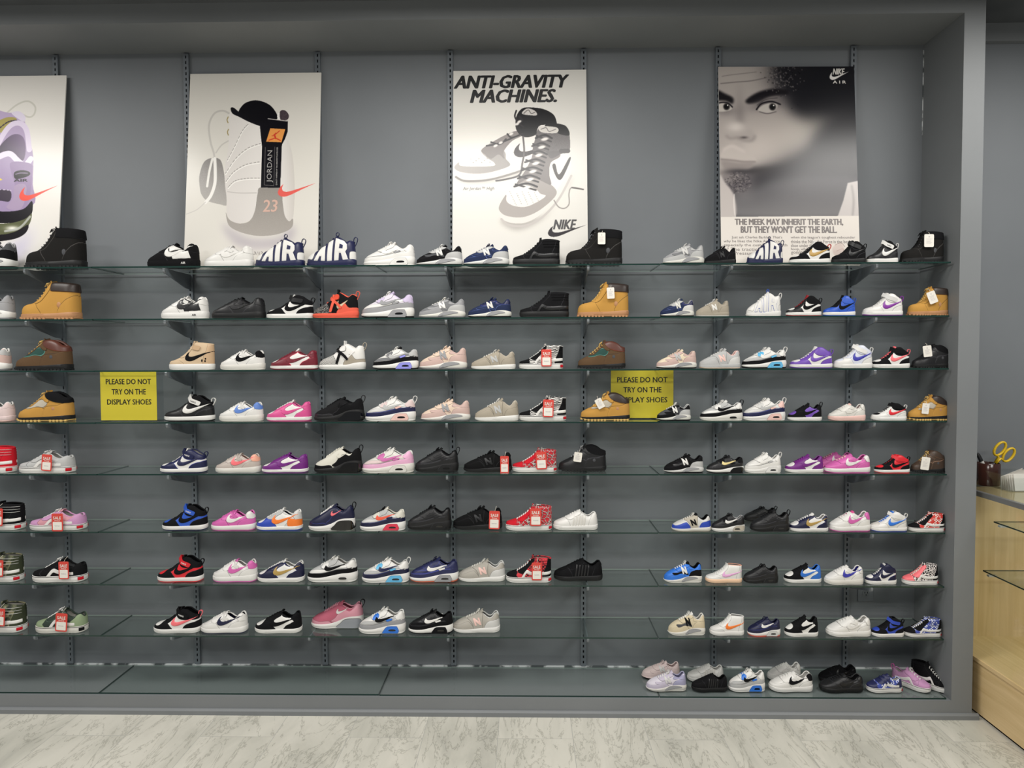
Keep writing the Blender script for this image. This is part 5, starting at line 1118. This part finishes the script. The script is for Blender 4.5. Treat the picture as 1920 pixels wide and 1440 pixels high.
('runner', 1.2072, -0.2133, 5, 0.1556, 0.979, 1, 0, 'b:blk2 m:blk2 e:black h:black s:goldl c:black a:black o:white u:black p:blkgloss x:blk2 y:black', 'exc', 'black running shoe with pale gold side tick on the fifth shelf'),
('runner', 1.3693, -0.2140, 5, 0.1521, 1.159, 1, 0, 'b:white m:white e:white h:white s:white o:white x:white y:grey7 k:white', 'tab', 'small plain white cushioned running shoe on the fifth shelf'),
('dunk', 1.5541, -0.1995, 5, 0.1602, 1.027, 1, 0, 'b:white m:plum e:plum h:plum s:plum c:plum l:plum t:plum a:plum o:white u:white', '', 'plum and white low shoe beside the pink pair on the fifth shelf'),
('court', 1.7244, -0.0952, 5, 0.1707, 0.915, 1, 0, 'b:pinkh2 s:white o:pinkh2 u:pinkh2 a:pinkl c:pinkh2', 'strap', 'pink low shoe standing behind the other pink one on the fifth shelf'),
('court', 1.7362, -0.2062, 5, 0.1900, 0.885, 1, 0, 'b:pinkh2 s:white o:white u:pinkh2 a:pinkl c:pinkh2 y:white', 'strap', 'pink low shoe with white tick, front one of the pink pair on the fifth shelf'),
('mid', 1.9248, -0.2155, 5, 0.1444, 0.929, 1, 0, 'b:redp m:black e:black h:black s:black c:redp l:black t:redp a:black o:white u:redp z:redp k:black', 'strap tab low', 'red and black strap shoe on the fifth shelf'),
('hiker', 2.0842, -0.2041, 5, 0.1392, 1.213, 1, 0, 'b:brownk m:brownk x:brownk c:brownk h:brownk a:wheatl o:blkrub u:blkrub', '', 'small dark brown hiking boot with white tag on the fifth shelf'),
('skatehigh', -2.0182, -0.2026, 6, 0.2322, 0.874, 1, 0, 'b:black s:white l:black a:white o:white u:white', 'line ribs', 'heel of a black high-top skate shoe with white stitched collar on the sixth shelf'),
('skatelow', -1.7439, -0.2011, 6, 0.2396, 0.804, 1, 0, 'b:pinkgl s:white h:lilacp m:lilacp e:lilacp c:lilacp l:whitew a:white o:white u:white', 'line', 'pink and lilac low skate shoe with red sale tag on the sixth shelf'),
('mid', -1.1688, -0.2104, 6, 0.1940, 0.987, 1, 0, 'b:blue m:black e:black h:black s:black c:black l:black t:black a:black o:white u:navy z:blue k:black x:blue', 'strap tab nike', 'blue and black strap high-top on the sixth shelf'),
('court', -0.9516, -0.2109, 6, 0.1914, 0.978, 1, 0, 'b:pinkh2 s:white o:white u:pinkh2 a:pinkh2 c:pinkh2 y:white', 'strap', 'pink low shoe with white side tick and heel tab on the sixth shelf'),
('dunk', -0.7476, -0.2096, 6, 0.1981, 1.037, 1, 0, 'b:white m:bluer e:grey7 h:grey8 s:orange c:white l:navy t:white a:white o:white u:bluer y:orange', 'q', 'white low shoe with orange tick and royal blue toe on the sixth shelf'),
('bubble', -0.5153, -0.2095, 6, 0.1986, 1.190, 1, 0, 'b:navyd s:pinkc h:navyd c:navyd l:navyd a:white o:white u:white p:blkgloss x:navyd k:black', 'tab', 'navy mesh shoe with black heel bubble and white laces on the sixth shelf'),
('runner', -0.2893, -0.2099, 6, 0.1963, 1.033, 1, 0, 'b:grey7 m:navyd e:ivory h:ivory s:coral c:ivory l:ivory t:ivory a:black o:white u:redn p:redn x:grey8 y:navyd', '', 'grey, navy and red cushioned running shoe with black laces on the sixth shelf'),
('runner', -0.0851, -0.1940, 6, 0.1905, 1.107, 1, 0, 'b:blk2 m:blk2 e:blk2 h:blk2 s:blk2 c:black a:black o:blkrub u:blkrub p:blkrub x:blk2 y:blk2', '', 'all black leather cushioned running shoe beside the grey and red one on the sixth shelf'),
('classic', 0.1267, -0.1781, 6, 0.2145, 1.002, 1, 0, 'b:blksuede s:blk2 c:black a:black o:blkrub u:blkrub', 'N', 'black suede running shoe with red sale tag on the sixth shelf'),
('skatehigh', 0.3540, -0.1991, 6, 0.1990, 0.928, 1, 0, 'b:redprint v:redv m:redv s:redprint l:white a:white o:white u:white', 'line', 'red printed high-top with red sale tag on the sixth shelf'),
('tennis', 0.5599, -0.1897, 6, 0.1920, 0.960, 1, 0, 'b:white s:whitew a:white o:white u:white', '', 'plain white tennis shoe with five side stripes on the sixth shelf'),
('classic', 1.0625, -0.2162, 6, 0.1655, 1.008, 1, 0, 'b:grey8 m:bluer e:stone h:bluer s:black c:black l:black t:black a:whitew o:whitew u:stone x:white', 'N', 'blue, white and grey running shoe with black N on the sixth shelf'),
('runner', 1.2196, -0.2214, 6, 0.1400, 1.090, 1, 0, 'b:blk2 m:blk2 e:black h:blk2 s:white c:grey6 l:white a:black o:white u:grey5 p:stone x:blk2 y:black', 'exc', 'black running shoe with white outlined tick and white sole on the sixth shelf'),
('runner', 1.4216, -0.0304, 6, 0.1453, 0.913, 1, 0, 'b:blk2 m:blk2 e:blk2 h:blk2 s:blk2 c:black a:black o:blkrub u:blkrub p:blkrub x:blk2 y:blk2 k:black', 'tab', 'black running shoe standing behind its mate on the sixth shelf'),
('runner', 1.4018, -0.2167, 6, 0.1632, 1.102, 1, 0, 'b:blk2 m:blk2 e:blk2 h:blk2 s:blk2 c:black a:black o:blkrub u:blkrub p:blkrub x:blk2 y:blk2 k:black', 'tab', 'black running shoe, front one of the black pair on the sixth shelf'),
('dunk', 1.5687, -0.2166, 6, 0.1640, 0.992, 1, 0, 'b:white m:navyd e:navyd h:navyd s:golds c:white l:white t:white a:white o:white u:white', '', 'white and navy low shoe with gold side tick on the sixth shelf'),
('court', 1.7462, -0.2152, 6, 0.1704, 1.082, 1, 0, 'b:white s:pinkh2 y:pinkh2 t:pinkh l:white o:white u:pinkh2 a:white', 'strap', 'white low shoe with pink tick and pink outsole on the sixth shelf'),
('mid', 1.9110, -0.2187, 6, 0.1534, 0.956, 1, 0, 'b:whitew m:white e:white h:white s:bluem c:white l:navy t:bluem o:white u:bluer z:white k:white', 'strap tab low', 'white strap shoe with blue side tick and blue outsole on the sixth shelf'),
('skatehigh', 2.0728, -0.2200, 6, 0.1473, 0.923, 1, 0, 'b:checkred v:black h:black m:black s:white l:black a:white o:white u:white', 'line', 'black and red high-top with checkered stripe on the sixth shelf'),
('skatehigh', -2.0279, -0.2038, 7, 0.2262, 0.905, 1, 0, 'b:camo h:oliv s:white l:whitew a:white o:white u:white', 'line ribs', 'heel of a camouflage high-top skate shoe on the seventh shelf'),
('skatelow', -1.7418, -0.2028, 7, 0.2314, 0.962, 1, 0, 'b:black s:white l:grey5 a:white o:white u:white', 'line', 'black low skate shoe with white stripe and red sale tag on the seventh shelf'),
('mid', -1.1982, -0.2015, 7, 0.1971, 0.971, 1, 0, 'b:redp m:black e:black h:black s:black c:black l:black t:black a:black o:white u:redp z:redp k:black x:redp', 'strap tab nike', 'red and black strap high-top on the seventh shelf'),
('court', -0.9529, -0.2002, 7, 0.1927, 1.076, 1, 0, 'b:white s:pinkh2 y:pinkh2 t:pinkh2 l:white o:white u:pinkh2 a:white', 'strap', 'white low shoe with pink tick and pink outsole on the seventh shelf'),
('dunk', -0.7486, -0.1960, 7, 0.2041, 0.997, 1, 0, 'b:white m:navyd e:navyd h:navyd s:golds c:white l:white t:white a:white o:white u:white', '', 'white and navy low shoe with gold side tick on the seventh shelf'),
('runner', -0.5196, -0.1914, 7, 0.2164, 1.008, 1, 0, 'b:grey7 m:black e:white h:white s:black c:grey8 l:white t:white a:white o:white u:white p:white x:white y:black', 'one', 'white and grey running shoe with black wave and tick on the seventh shelf'),
('runner', -0.2807, -0.1991, 7, 0.2044, 1.022, 1, 0, 'b:white m:navyd e:sky h:white s:navy c:white l:white t:white a:white o:white u:navy p:sky x:grey7 y:sky k:white', 'tab', 'white and navy cushioned running shoe with sky blue heel on the seventh shelf'),
('runner', -0.0674, -0.1882, 7, 0.2121, 0.983, 1, 0, 'b:navyb m:navyb e:navyb h:navyb s:white c:navyb l:navyd t:navyb a:navyd o:white u:rust p:grey6 x:navyb y:white', '', 'navy cushioned running shoe with white tick on the seventh shelf'),
('classic', 0.1447, -0.1801, 7, 0.2057, 0.995, 1, 0, 'b:greyt m:greyt e:greyt h:grey8 s:pinkl c:grey8 a:whitew o:white u:white', 'N', 'warm grey running shoe with pale pink N on the seventh shelf'),
('skatehigh', 0.3534, -0.1951, 7, 0.1952, 0.970, 1, 0, 'b:redcheck v:black h:black m:black s:white l:white a:white o:white u:white', 'line', 'black and red printed high-top with red sale tag on the seventh shelf'),
('tennis', 0.5733, -0.1675, 7, 0.2123, 0.962, 1, 0, 'b:black s:blk2 a:black o:blkrub u:blkrub', '', 'all black tennis shoe with side stripes on the seventh shelf'),
('heritage', 1.0312, -0.1956, 7, 0.1627, 1.225, 1, 0, 'b:bluem m:bluem e:bluem h:black s:white c:black l:black t:black a:white o:whitew u:whitew x:black y:bluem', 'N', 'bright blue running shoe with black heel on the seventh shelf'),
('blazer', 1.2101, -0.1954, 7, 0.1552, 0.825, 1, 0, 'b:white m:white e:white h:white s:pinko c:peachp l:white a:white o:peachl u:peachl', '', 'white mid shoe with pink tick and peach sole on the seventh shelf'),
('runner', 1.3694, -0.2030, 7, 0.1469, 1.093, 1, 0, 'b:blk2 m:blk2 e:blk2 h:blk2 s:blk2 c:black a:black o:blkrub u:blkrub p:blkrub x:blk2 y:blk2', '', 'small all black cushioned running shoe on the seventh shelf'),
('dunk', 1.5557, -0.1919, 7, 0.1572, 1.092, 1, 0, 'b:white m:black e:black h:bluel2 s:bluel2 c:bluel2 l:black t:black a:black o:white u:white', '', 'black, white and blue low shoe on the seventh shelf'),
('court', 1.7244, -0.2173, 7, 0.1603, 1.061, 1, 0, 'b:white s:indigo l:indigo c:white o:whitew u:whitew a:white', 'strap', 'white low shoe with navy blue tick and lining on the seventh shelf'),
('mid', 1.8839, -0.2165, 7, 0.1285, 1.167, 1, 0, 'b:white m:navyd e:navyd h:navyd s:navyd c:navyd l:white t:white a:white o:white u:white z:navyd', 'strap low', 'white and navy laced mid shoe on the seventh shelf'),
('skatehigh', 2.0513, -0.2186, 7, 0.1459, 1.041, 1, 0, 'b:pinkprint v:pinkc h:black m:pinkc s:white l:whitew a:pinkl o:white u:white', 'line', 'pink high-top with black printed quarter on the seventh shelf'),
('skatehigh', -2.0233, -0.2028, 8, 0.2313, 0.939, 1, 0, 'b:camo h:oliv s:white l:whitew a:white o:white u:white', 'line ribs', 'heel of a camouflage high-top skate shoe on the eighth shelf'),
('skatelow', -1.7380, -0.2049, 8, 0.2210, 1.023, 1, 0, 'b:greendk s:white h:sage m:sage c:greendk e:greendk l:whitew a:white o:whitew u:whitew', 'line', 'sage green low skate shoe with red sale tag on the eighth shelf'),
('mid', -1.2144, -0.2024, 8, 0.2065, 0.881, 1, 0, 'b:white m:black e:black h:black s:pinkc c:black l:black t:black a:black o:white u:white z:black k:pinkc x:white', 'strap tab nike', 'black and white strap high-top with pink tick on the eighth shelf'),
('court', -1.0019, -0.2071, 8, 0.2014, 0.968, 1, 0, 'b:white s:navyd l:navyd o:white u:navyd a:white', 'strap', 'white low shoe with navy side tick and lining on the eighth shelf'),
('dunk', -0.7634, -0.1978, 8, 0.2044, 0.994, 1, 0, 'b:white m:black e:black h:black s:black c:black l:black t:black a:black o:white u:white', '', 'black and white low shoe beside the pink air-cushioned shoe on the eighth shelf'),
('bubble', -0.5160, -0.1345, 8, 0.2303, 1.023, 1, 0, 'b:rose s:white h:rosel c:rosel l:rose a:rosel o:white u:white p:air x:rosel k:black', 'tab', 'rose pink shoe with air window in white sole on the eighth shelf'),
('runner', -0.2984, -0.1991, 8, 0.2027, 1.081, 1, 0, 'b:white m:grey6 e:bluem h:white s:black c:white l:white t:white a:white o:white u:bluem p:bluem x:grey7 y:bluem', '', 'white and grey cushioned running shoe with blue heel clip on the eighth shelf'),
('runner', -0.0819, -0.1986, 8, 0.1935, 1.036, 1, 0, 'b:blk2 m:black e:blk2 h:black s:white c:black a:black o:white u:black p:black x:black y:white', '', 'black cushioned running shoe with white tick on the eighth shelf'),
('classic', 0.1198, -0.1817, 8, 0.2062, 1.017, 1, 0, 'b:greyt m:greyt e:greyt h:grey8 s:pinkl c:grey8 a:whitew o:white u:white', 'N', 'warm grey running shoe with pale pink N on the eighth shelf'),
('heritage', 1.0454, -0.2113, 8, 0.1578, 1.380, 1, 0, 'b:cream m:cream e:cream h:cream s:black c:whitew l:white t:white a:white o:whitew u:whitew x:grey4 y:cream', 'N', 'cream running shoe with black N on the eighth shelf'),
('blazer', 1.2212, -0.2118, 8, 0.1458, 0.964, 1, 0, 'b:white m:grey8 e:white h:white s:orange c:white l:white a:white o:white u:white', '', 'white mid shoe with orange tick on the eighth shelf'),
('runner', 1.3792, -0.2220, 8, 0.1375, 1.170, 1, 0, 'b:navyd m:navyd e:navyd h:navyd s:white c:navyd l:navyd t:navyd a:navyd o:white u:coral p:grey8 x:navyd y:navyd', '', 'small navy cushioned running shoe with white tick on the eighth shelf'),
('dunk', 1.5414, -0.2211, 8, 0.1408, 1.340, 1, 0, 'b:white m:black e:black h:black s:black c:black l:black t:black a:black o:white u:white', '', 'small black and white low shoe below the wall socket on the eighth shelf'),
('court', 1.7491, -0.2123, 8, 0.1846, 0.949, 1, 0, 'b:white s:white o:white a:white', 'strap', 'plain white low shoe with strap below the wall socket on the eighth shelf'),
('mid', 1.9131, -0.2225, 8, 0.1348, 1.048, 1, 0, 'b:bluer m:black e:black h:black s:black c:black l:black t:black o:white u:white z:bluer k:black x:bluer', 'strap tab low', 'blue and black strap shoe on the eighth shelf'),
('skatehigh', 2.0645, -0.2184, 8, 0.1547, 0.855, 1, 0, 'b:bluecheck v:black h:black m:black s:white l:white a:white o:white u:white', 'line', 'black and blue high-top with white flame stripe on the eighth shelf'),
('heritage', 0.9558, -0.0979, 9, 0.1691, 0.962, 1, 0, 'b:pinkw m:pinkw e:pinkw h:pinkw s:grey8 c:pinkw a:pinkw o:pinkw u:black x:pinkw y:pinkw', 'N', 'pale pink running shoe standing behind the lilac one on the bottom deck'),
('heritage', 0.9570, -0.2149, 9, 0.1720, 1.050, 1, 0, 'b:lilacl m:lilacg e:lilacg h:lilacb2 s:grey8 c:lilacb2 l:lilacb2 t:lilacg a:white o:whitew u:whitew x:lilacg y:lilacb2', 'N', 'lilac running shoe, front one of its pair on the bottom deck'),
('tennis', 1.1518, -0.1238, 9, 0.1600, 0.983, 1, 0, 'b:white s:whitew a:white o:white u:white', '', 'white tennis shoe standing behind the black one on the bottom deck'),
('tennis', 1.1454, -0.2188, 9, 0.1529, 1.009, 1, 0, 'b:black s:blk2 a:black o:blkrub u:blkrub', '', 'black tennis shoe in front of the white one on the bottom deck'),
('runner', 1.3072, -0.2186, 9, 0.1542, 1.225, 1, 0, 'b:white m:grey7 e:bluem h:white s:black c:white l:white t:white a:white o:white u:bluem p:bluem x:grey7 y:bluem', '', 'white and grey cushioned shoe with blue heel clip on the bottom deck'),
('court', 1.5095, -0.1116, 9, 0.1467, 1.106, 1, 0, 'b:white s:white o:white a:white', 'strap', 'plain white low shoe behind the one with black tick on the bottom deck'),
('court', 1.5017, -0.2125, 9, 0.1840, 0.922, 1, 0, 'b:white s:black y:black h:white o:white a:white', 'strap', 'white low shoe with black side tick on the bottom deck'),
('court', 1.7448, -0.1213, 9, 0.1619, 0.911, 1, 0, 'b:black s:blk2 o:blkrub u:blkrub a:black', '', 'black low shoe standing behind the other black one on the bottom deck'),
('court', 1.7211, -0.2126, 9, 0.1833, 0.800, 1, 0, 'b:blk2 s:blk2 o:blkrub u:blkrub a:black', '', 'black low shoe, front one of the plain black pair on the bottom deck'),
('skatelow', 1.9044, -0.2197, 9, 0.1483, 1.086, 1, 0, 'b:bluecheck v:navyb m:navyb e:navyb h:navyb s:white l:white t:navyb a:navyb o:white u:white', 'line velcro', 'navy low skate shoe with two straps and checkered stripe on the bottom deck'),
('skatelow', 2.0430, -0.1804, 9, 0.1580, 1.120, 1, 128, 'b:lilacp x:brick s:white l:whitew a:white o:white u:white k:pinkh2', 'line tab', 'pink low skate shoe turned with its toe outward on the bottom deck'),
('skatehigh', 2.1286, -0.1817, 9, 0.1580, 1.120, 1, 130, 'b:black s:white l:black a:white o:white u:white', 'line', 'black high-top skate shoe turned toe outward beside the end wall on the bottom deck'),
]
for arch, x, y, r, L_, hz, wy, yw, spec, ex, label in SHOES:
    build_shoe(arch, (x, y, ROWZ[r]+.0012), L_, hz, wy, yw, spec, ex, label, 'shoes displayed on the '+SHELF[r])

# ================================================================ hang tags
M_RED = plain('red_card', 'cf4238', .5); M_TAGW = plain('white_card', 'e4dfd6', .6); M_STR = plain('tag_string', 'c9c2b4', .8); M_PEN = plain('pen_ink', 'a9a6ad', .6)
TAGS = [
('sale', 0.4315, -0.2410, 1.5426, 0.0436, 0.0735, 0, 'red sale tag on the zebra high-top on the third shelf'),
('sale', 0.4392, -0.2410, 1.3250, 0.0461, 0.0762, 2, 'red sale tag on the zebra high-top on the fourth shelf'),
('sale', -1.7583, -0.2480, 1.0907, 0.0450, 0.0728, 5, 'red sale tag on the light grey skate shoe'),
('sale', 0.2486, -0.2199, 1.0776, 0.0373, 0.0749, 0, 'red sale tag on the black suede shoe on the fifth shelf'),
('sale', 0.4093, -0.2200, 1.0951, 0.0465, 0.0771, -3, 'red sale tag on the red printed high-top on the fifth shelf'),
('sale', -1.7146, -0.2530, 0.8280, 0.0498, 0.0778, 0, 'red sale tag on the pink and lilac skate shoe'),
('sale', 0.2035, -0.2249, 0.8345, 0.0467, 0.0799, 2, 'red sale tag on the black suede shoe on the sixth shelf'),
('sale', 0.3841, -0.2427, 0.8517, 0.0486, 0.0770, 0, 'red sale tag on the red printed high-top on the sixth shelf'),
('sale', -1.9799, -0.2530, 0.8513, 0.0452, 0.0779, 3, 'red sale tag on the black high-top heel on the sixth shelf'),
('sale', -1.9843, -0.2530, 0.6240, 0.0453, 0.0736, 3, 'red sale tag on the camouflage high-top on the seventh shelf'),
('sale', -1.6918, -0.2530, 0.6153, 0.0451, 0.0782, 0, 'red sale tag on the black low skate shoe'),
('sale', 0.3883, -0.2380, 0.6115, 0.0442, 0.0776, 0, 'red sale tag on the black and red printed high-top'),
('sale', -1.9848, -0.2530, 0.4051, 0.0478, 0.0787, 4, 'red sale tag on the camouflage high-top on the eighth shelf'),
('sale', -1.7086, -0.2530, 0.3835, 0.0524, 0.0810, 4, 'red sale tag on the sage green skate shoe'),
('white', 0.6682, -0.2410, 2.0526, 0.0319, 0.0499, 0, 'white tag on the black boot beside the high-top drawing poster'),
('white', 2.0537, -0.2410, 2.0346, 0.0403, 0.0539, 0, "white tag on the top shelf's black boot by the end wall"),
('white', 0.7073, -0.2410, 1.8195, 0.0319, 0.0478, -3, 'white tag on the wheat work boot beside the black high-top'),
('white', 2.0714, -0.2410, 1.7945, 0.0359, 0.0520, -22, 'tilted white tag on the wheat work boot by the end wall'),
('white', 2.0553, -0.2410, 1.5658, 0.0360, 0.0477, -8, 'white tag on the small black hiking boot'),
('white', 0.6611, -0.2410, 1.3453, 0.0298, 0.0438, -28, 'white tag on the wheat hiking boot before the yellow sign'),
('white', 2.0517, -0.2410, 1.3208, 0.0293, 0.0457, 6, 'white tag on the wheat hiking boot by the end wall'),
('white', 0.5693, -0.2080, 1.1085, 0.0349, 0.0422, 8, 'white tag on the black leather hiking boot'),
('white', 2.0579, -0.2354, 1.0839, 0.0363, 0.0553, 8, 'white tag on the small dark brown hiking boot'),
]
def rounded(w, h, r=.004, n=4):
    P = []
    for cx, cy, a0 in ((w/2-r, h/2-r, 0), (-w/2+r, h/2-r, 90), (-w/2+r, -h/2+r, 180), (w/2-r, -h/2+r, 270)):
        for i in range(n+1):
            a = rad(a0+90*i/n); P.append((cx+r*math.cos(a), cy+r*math.sin(a)))
    return P
for kind, x, y, z, w, h, tilt, label in TAGS:
    root = empty('sale_tag' if kind == 'sale' else 'hang_tag', (x, y, z)); root.rotation_euler.y = rad(tilt); tag(root, label, 'tag', 'red sale tags on the shoes' if kind == 'sale' else 'white tags on the boots')
    MB().prism(rounded(w, h, w*.12), -.0006, .0006).put('card', M_RED if kind == 'sale' else M_TAGW, root)
    MB().tube([(0, .0, h*.46), (.004, .006, h*.62), (.006, .02, h*.72)], .0009, 5).put('string', M_STR, root)
    mb = MB()
    if kind == 'sale':
        MB().prism([(a, b-h*.2) for a, b in rounded(w*.8, h*.46, w*.06)], -.0011, -.0005).put('price_panel', M_TAGW, root)
        text_in(mb, 'SALE', -w*.36, w*.36, h*.17, h*.34, -.0012, .02); text_in(mb, 'Price', -w*.25, w*.25, h*.07, h*.14, -.0012, .01, .3)
        mb.put('lettering', M_TAGW, root)
        mb = MB()
        mb.tube([(-w*.24+w*.48*i/11, -.0014, -h*.19+h*.035*math.sin(i*2.2)) for i in range(12)], .0005, 4)
        mb.put('pen_marks', M_PEN, root)
    else:
        for i in range(5): mb.box(-w*.3, w*(.3-.08*(i % 3)), -.001, -.0006, h*(.12-.09*i), h*(.12-.09*i)+.0008)
        mb.tube([(w*.06*math.cos(q), -.0008, h*.3+w*.06*math.sin(q)) for q in np.linspace(0, 6.28, 10)], .0005, 4)
        mb.put('small_print', M_PEN, root)

# ================================================================ showcase beside the recess
def wood(name, rot, c0, c1):
    m, nt, b = newmat(name); L = nt.links.new
    tc = nd(nt, 'ShaderNodeTexCoord'); mp = nd(nt, 'ShaderNodeMapping'); mp.inputs['Scale'].default_value = rot; L(tc.outputs['Object'], mp.inputs['Vector'])
    n = nd(nt, 'ShaderNodeTexNoise', i_Scale=3.0, i_Detail=6.0, i_Roughness=.6, i_Distortion=.6); L(mp.outputs[0], n.inputs['Vector'])
    r = ramp(nt, [(.3, c0), (.7, c1)], n.outputs['Fac']); L(r.outputs[0], b.inputs['Base Color']); b.inputs['Roughness'].default_value = .4; return m
W_V = wood('oak_laminate_vertical', (14, 14, .6), 'd8bd8c', 'ecd3a6'); W_H = wood('oak_laminate_along', (14, .6, 14), 'd3b580', 'e8cc9c')
CX0, CX1, CY0, CY1 = 2.277, 2.79, -1.5, -.008
case = empty('showcase', ((CX0+CX1)/2, -.75, 0)); tag(case, 'oak and glass showcase counter standing beside the shelf recess', 'showcase')
def cp(mb, name, mat, bevel=0):
    o = mb.put(name, mat, case, bevel=bevel); o.location = (-(CX0+CX1)/2, .75, 0); return o
cp(MB().box(CX0+.004, CX1, CY0, CY1, .012, .234), 'base', W_H)
cp(MB().box(CX0+.012, CX1-.01, CY0+.01, CY1-.01, 0, .012), 'toe_strip', M_SLOT)
cp(MB().box(CX0-.006, CX1, CY0, CY1, .234, .251), 'deck', W_H, .001)
cp(MB().box(CX0+.002, CX1, CY1-.018, CY1, .251, .945), 'end_panel', W_V)
cp(MB().box(CX1-.016, CX1, CY0, CY1-.018, .251, .945), 'back_panel', W_V)
fg = MB().box(CX0, CX0+.005, CY0, CY1-.019, .2512, .945); cp(fg, 'front_glass', M_ACR)
cp(MB().box(CX0-.004, CX0+.014, CY0, CY1, .945, .967).box(CX1-.014, CX1, CY0, CY1, .945, .967), 'top_trim', plain('brushed_aluminium', '9b9b9a', .35, .5, .7), .0015)
cp(MB().box(CX0+.014, CX1-.014, CY0, CY1-.001, .959, .967), 'top_glass', M_GLASS)
for zz, yy in ((.826, -.225), (.594, -.16)):
    me = MB().box(2.36, CX1-.02, CY0+.02, yy, zz, zz+.006).mesh('case_shelf'); me.materials.append(M_GLASS); me.materials.append(M_EDGE)
    for p in me.polygons:
        if abs(p.normal.z) < .5: p.material_index = 1
    o = put('case_shelf', me, None, case, (-(CX0+CX1)/2, .75, 0))
    k = MB()
    for y2 in (yy-.05, -.9): k.box(2.35, 2.385, y2-.008, y2+.008, zz-.008, zz-.0005)
    put('shelf_clip', k.mesh('shelf_clip'), plain('clear_clip', 'b9bab6', .3), o)
# cup, marker, scissors
CUPX, CUPY, CZ = 2.412, -.10, .967
cup = MB()
prof = [(.0, 0), (.044, 0), (.0475, .006), (.0475, .096), (.044, .1), (.0425, .094), (.0425, .012), (0, .01)]
n = 32; V = [(r*math.cos(2*math.pi*i/n), r*math.sin(2*math.pi*i/n), z) for r, z in prof for i in range(n)]
cup.add(V, [(j*n+i, j*n+(i+1) % n, (j+1)*n+(i+1) % n, (j+1)*n+i) for j in range(len(prof)-1) for i in range(n)])
o = cup.put('pen_cup', plain('brown_glazed_plastic', '3d2019', .18, .6), smooth=True, angle=50, loc=(CUPX, CUPY, CZ+.0005)); tag(o, 'round dark brown pen cup on the showcase top', 'cup')
root = empty('scissors', (CUPX-.035, CUPY-.004, CZ+.0135)); root.rotation_euler = (rad(3), rad(35), 0); tag(root, 'yellow handled scissors standing in the brown cup', 'scissors')
M_SC = plain('yellow_scissor_plastic', 'd6b21e', .35); M_BL = plain('scissor_steel', 'a9aaac', .25, .5, .9)
for sg in (-1, 1):
    MB().prism([(sg*.002, 0), (sg*.009, .08), (sg*.004, .125), (-sg*.004, .125)], -.0015*sg-.001, -.0015*sg+.001).put('blade', M_BL, root)
    cx = sg*.024; h = MB()
    P = [(sg*.002, 0, .105), (sg*.006, 0, .135)] + [(cx+.019*math.cos(q)*1.0, 0, .168+.034*math.sin(q)) for q in np.linspace(rad(250 if sg > 0 else 290), rad(250+360 if sg > 0 else 290-360), 18)]
    h.tube(P, .0052, 8, flat=.007); h.put('handle', M_SC, root, smooth=True)
MB().tube([(0, -.005, .108), (0, .005, .108)], .004, 10).put('pivot', M_BL, root)
root = empty('marker_pen', (CUPX+.02, CUPY+.008, CZ+.0165)); root.rotation_euler = (rad(-4), rad(-25), 0); tag(root, 'black and white marker pen in the brown cup', 'pen')
MB().tube([(0, 0, 0), (0, 0, .1)], .0085, 12).put('barrel', plain('marker_white', 'cfccc6', .4), root, smooth=True, angle=40)
MB().tube([(0, 0, .098), (0, 0, .128), (0, 0, .138)], [.0088, .0082, .005], 12).put('cap', plain('marker_black', '17171a', .4), root, smooth=True, angle=40)
# card tray
root = empty('card_tray', (2.462, -.22, CZ+.0005)); tag(root, 'clear acrylic tray holding white envelopes on the showcase top', 'tray')
MB().box(-.075, .12, -.06, .06, 0, .002).prism([(-.06, .0), (-.058, .0), (-.098, .075), (-.1, .075)], -.06, .06).box(.118, .12, -.06, .06, .002, .05).box(-.06, .12, -.06, -.058, .002, .06).box(-.085, .12, .058, .06, .002, .082).put('tray', M_ACR, root)
random.seed(8); mbe = MB().prism([(-.03, 0), (.085, .0), (.083, .07), (-.045, .074)], -.0003, .0003).mesh('envelope')
for i in range(7):
    e = put('envelope', mbe, M_TAGW if i % 2 else plain('envelope_white', 'e6e2da', .7), loc=(2.452-.003*i, -.262+.0115*i, CZ+.004)); e.rotation_euler = (rad(5+2*i), rad(-2.6*i), rad(3+2.4*i))
    tag(e, 'white envelope standing in the clear tray on the showcase', 'envelope', 'envelopes in the clear tray')
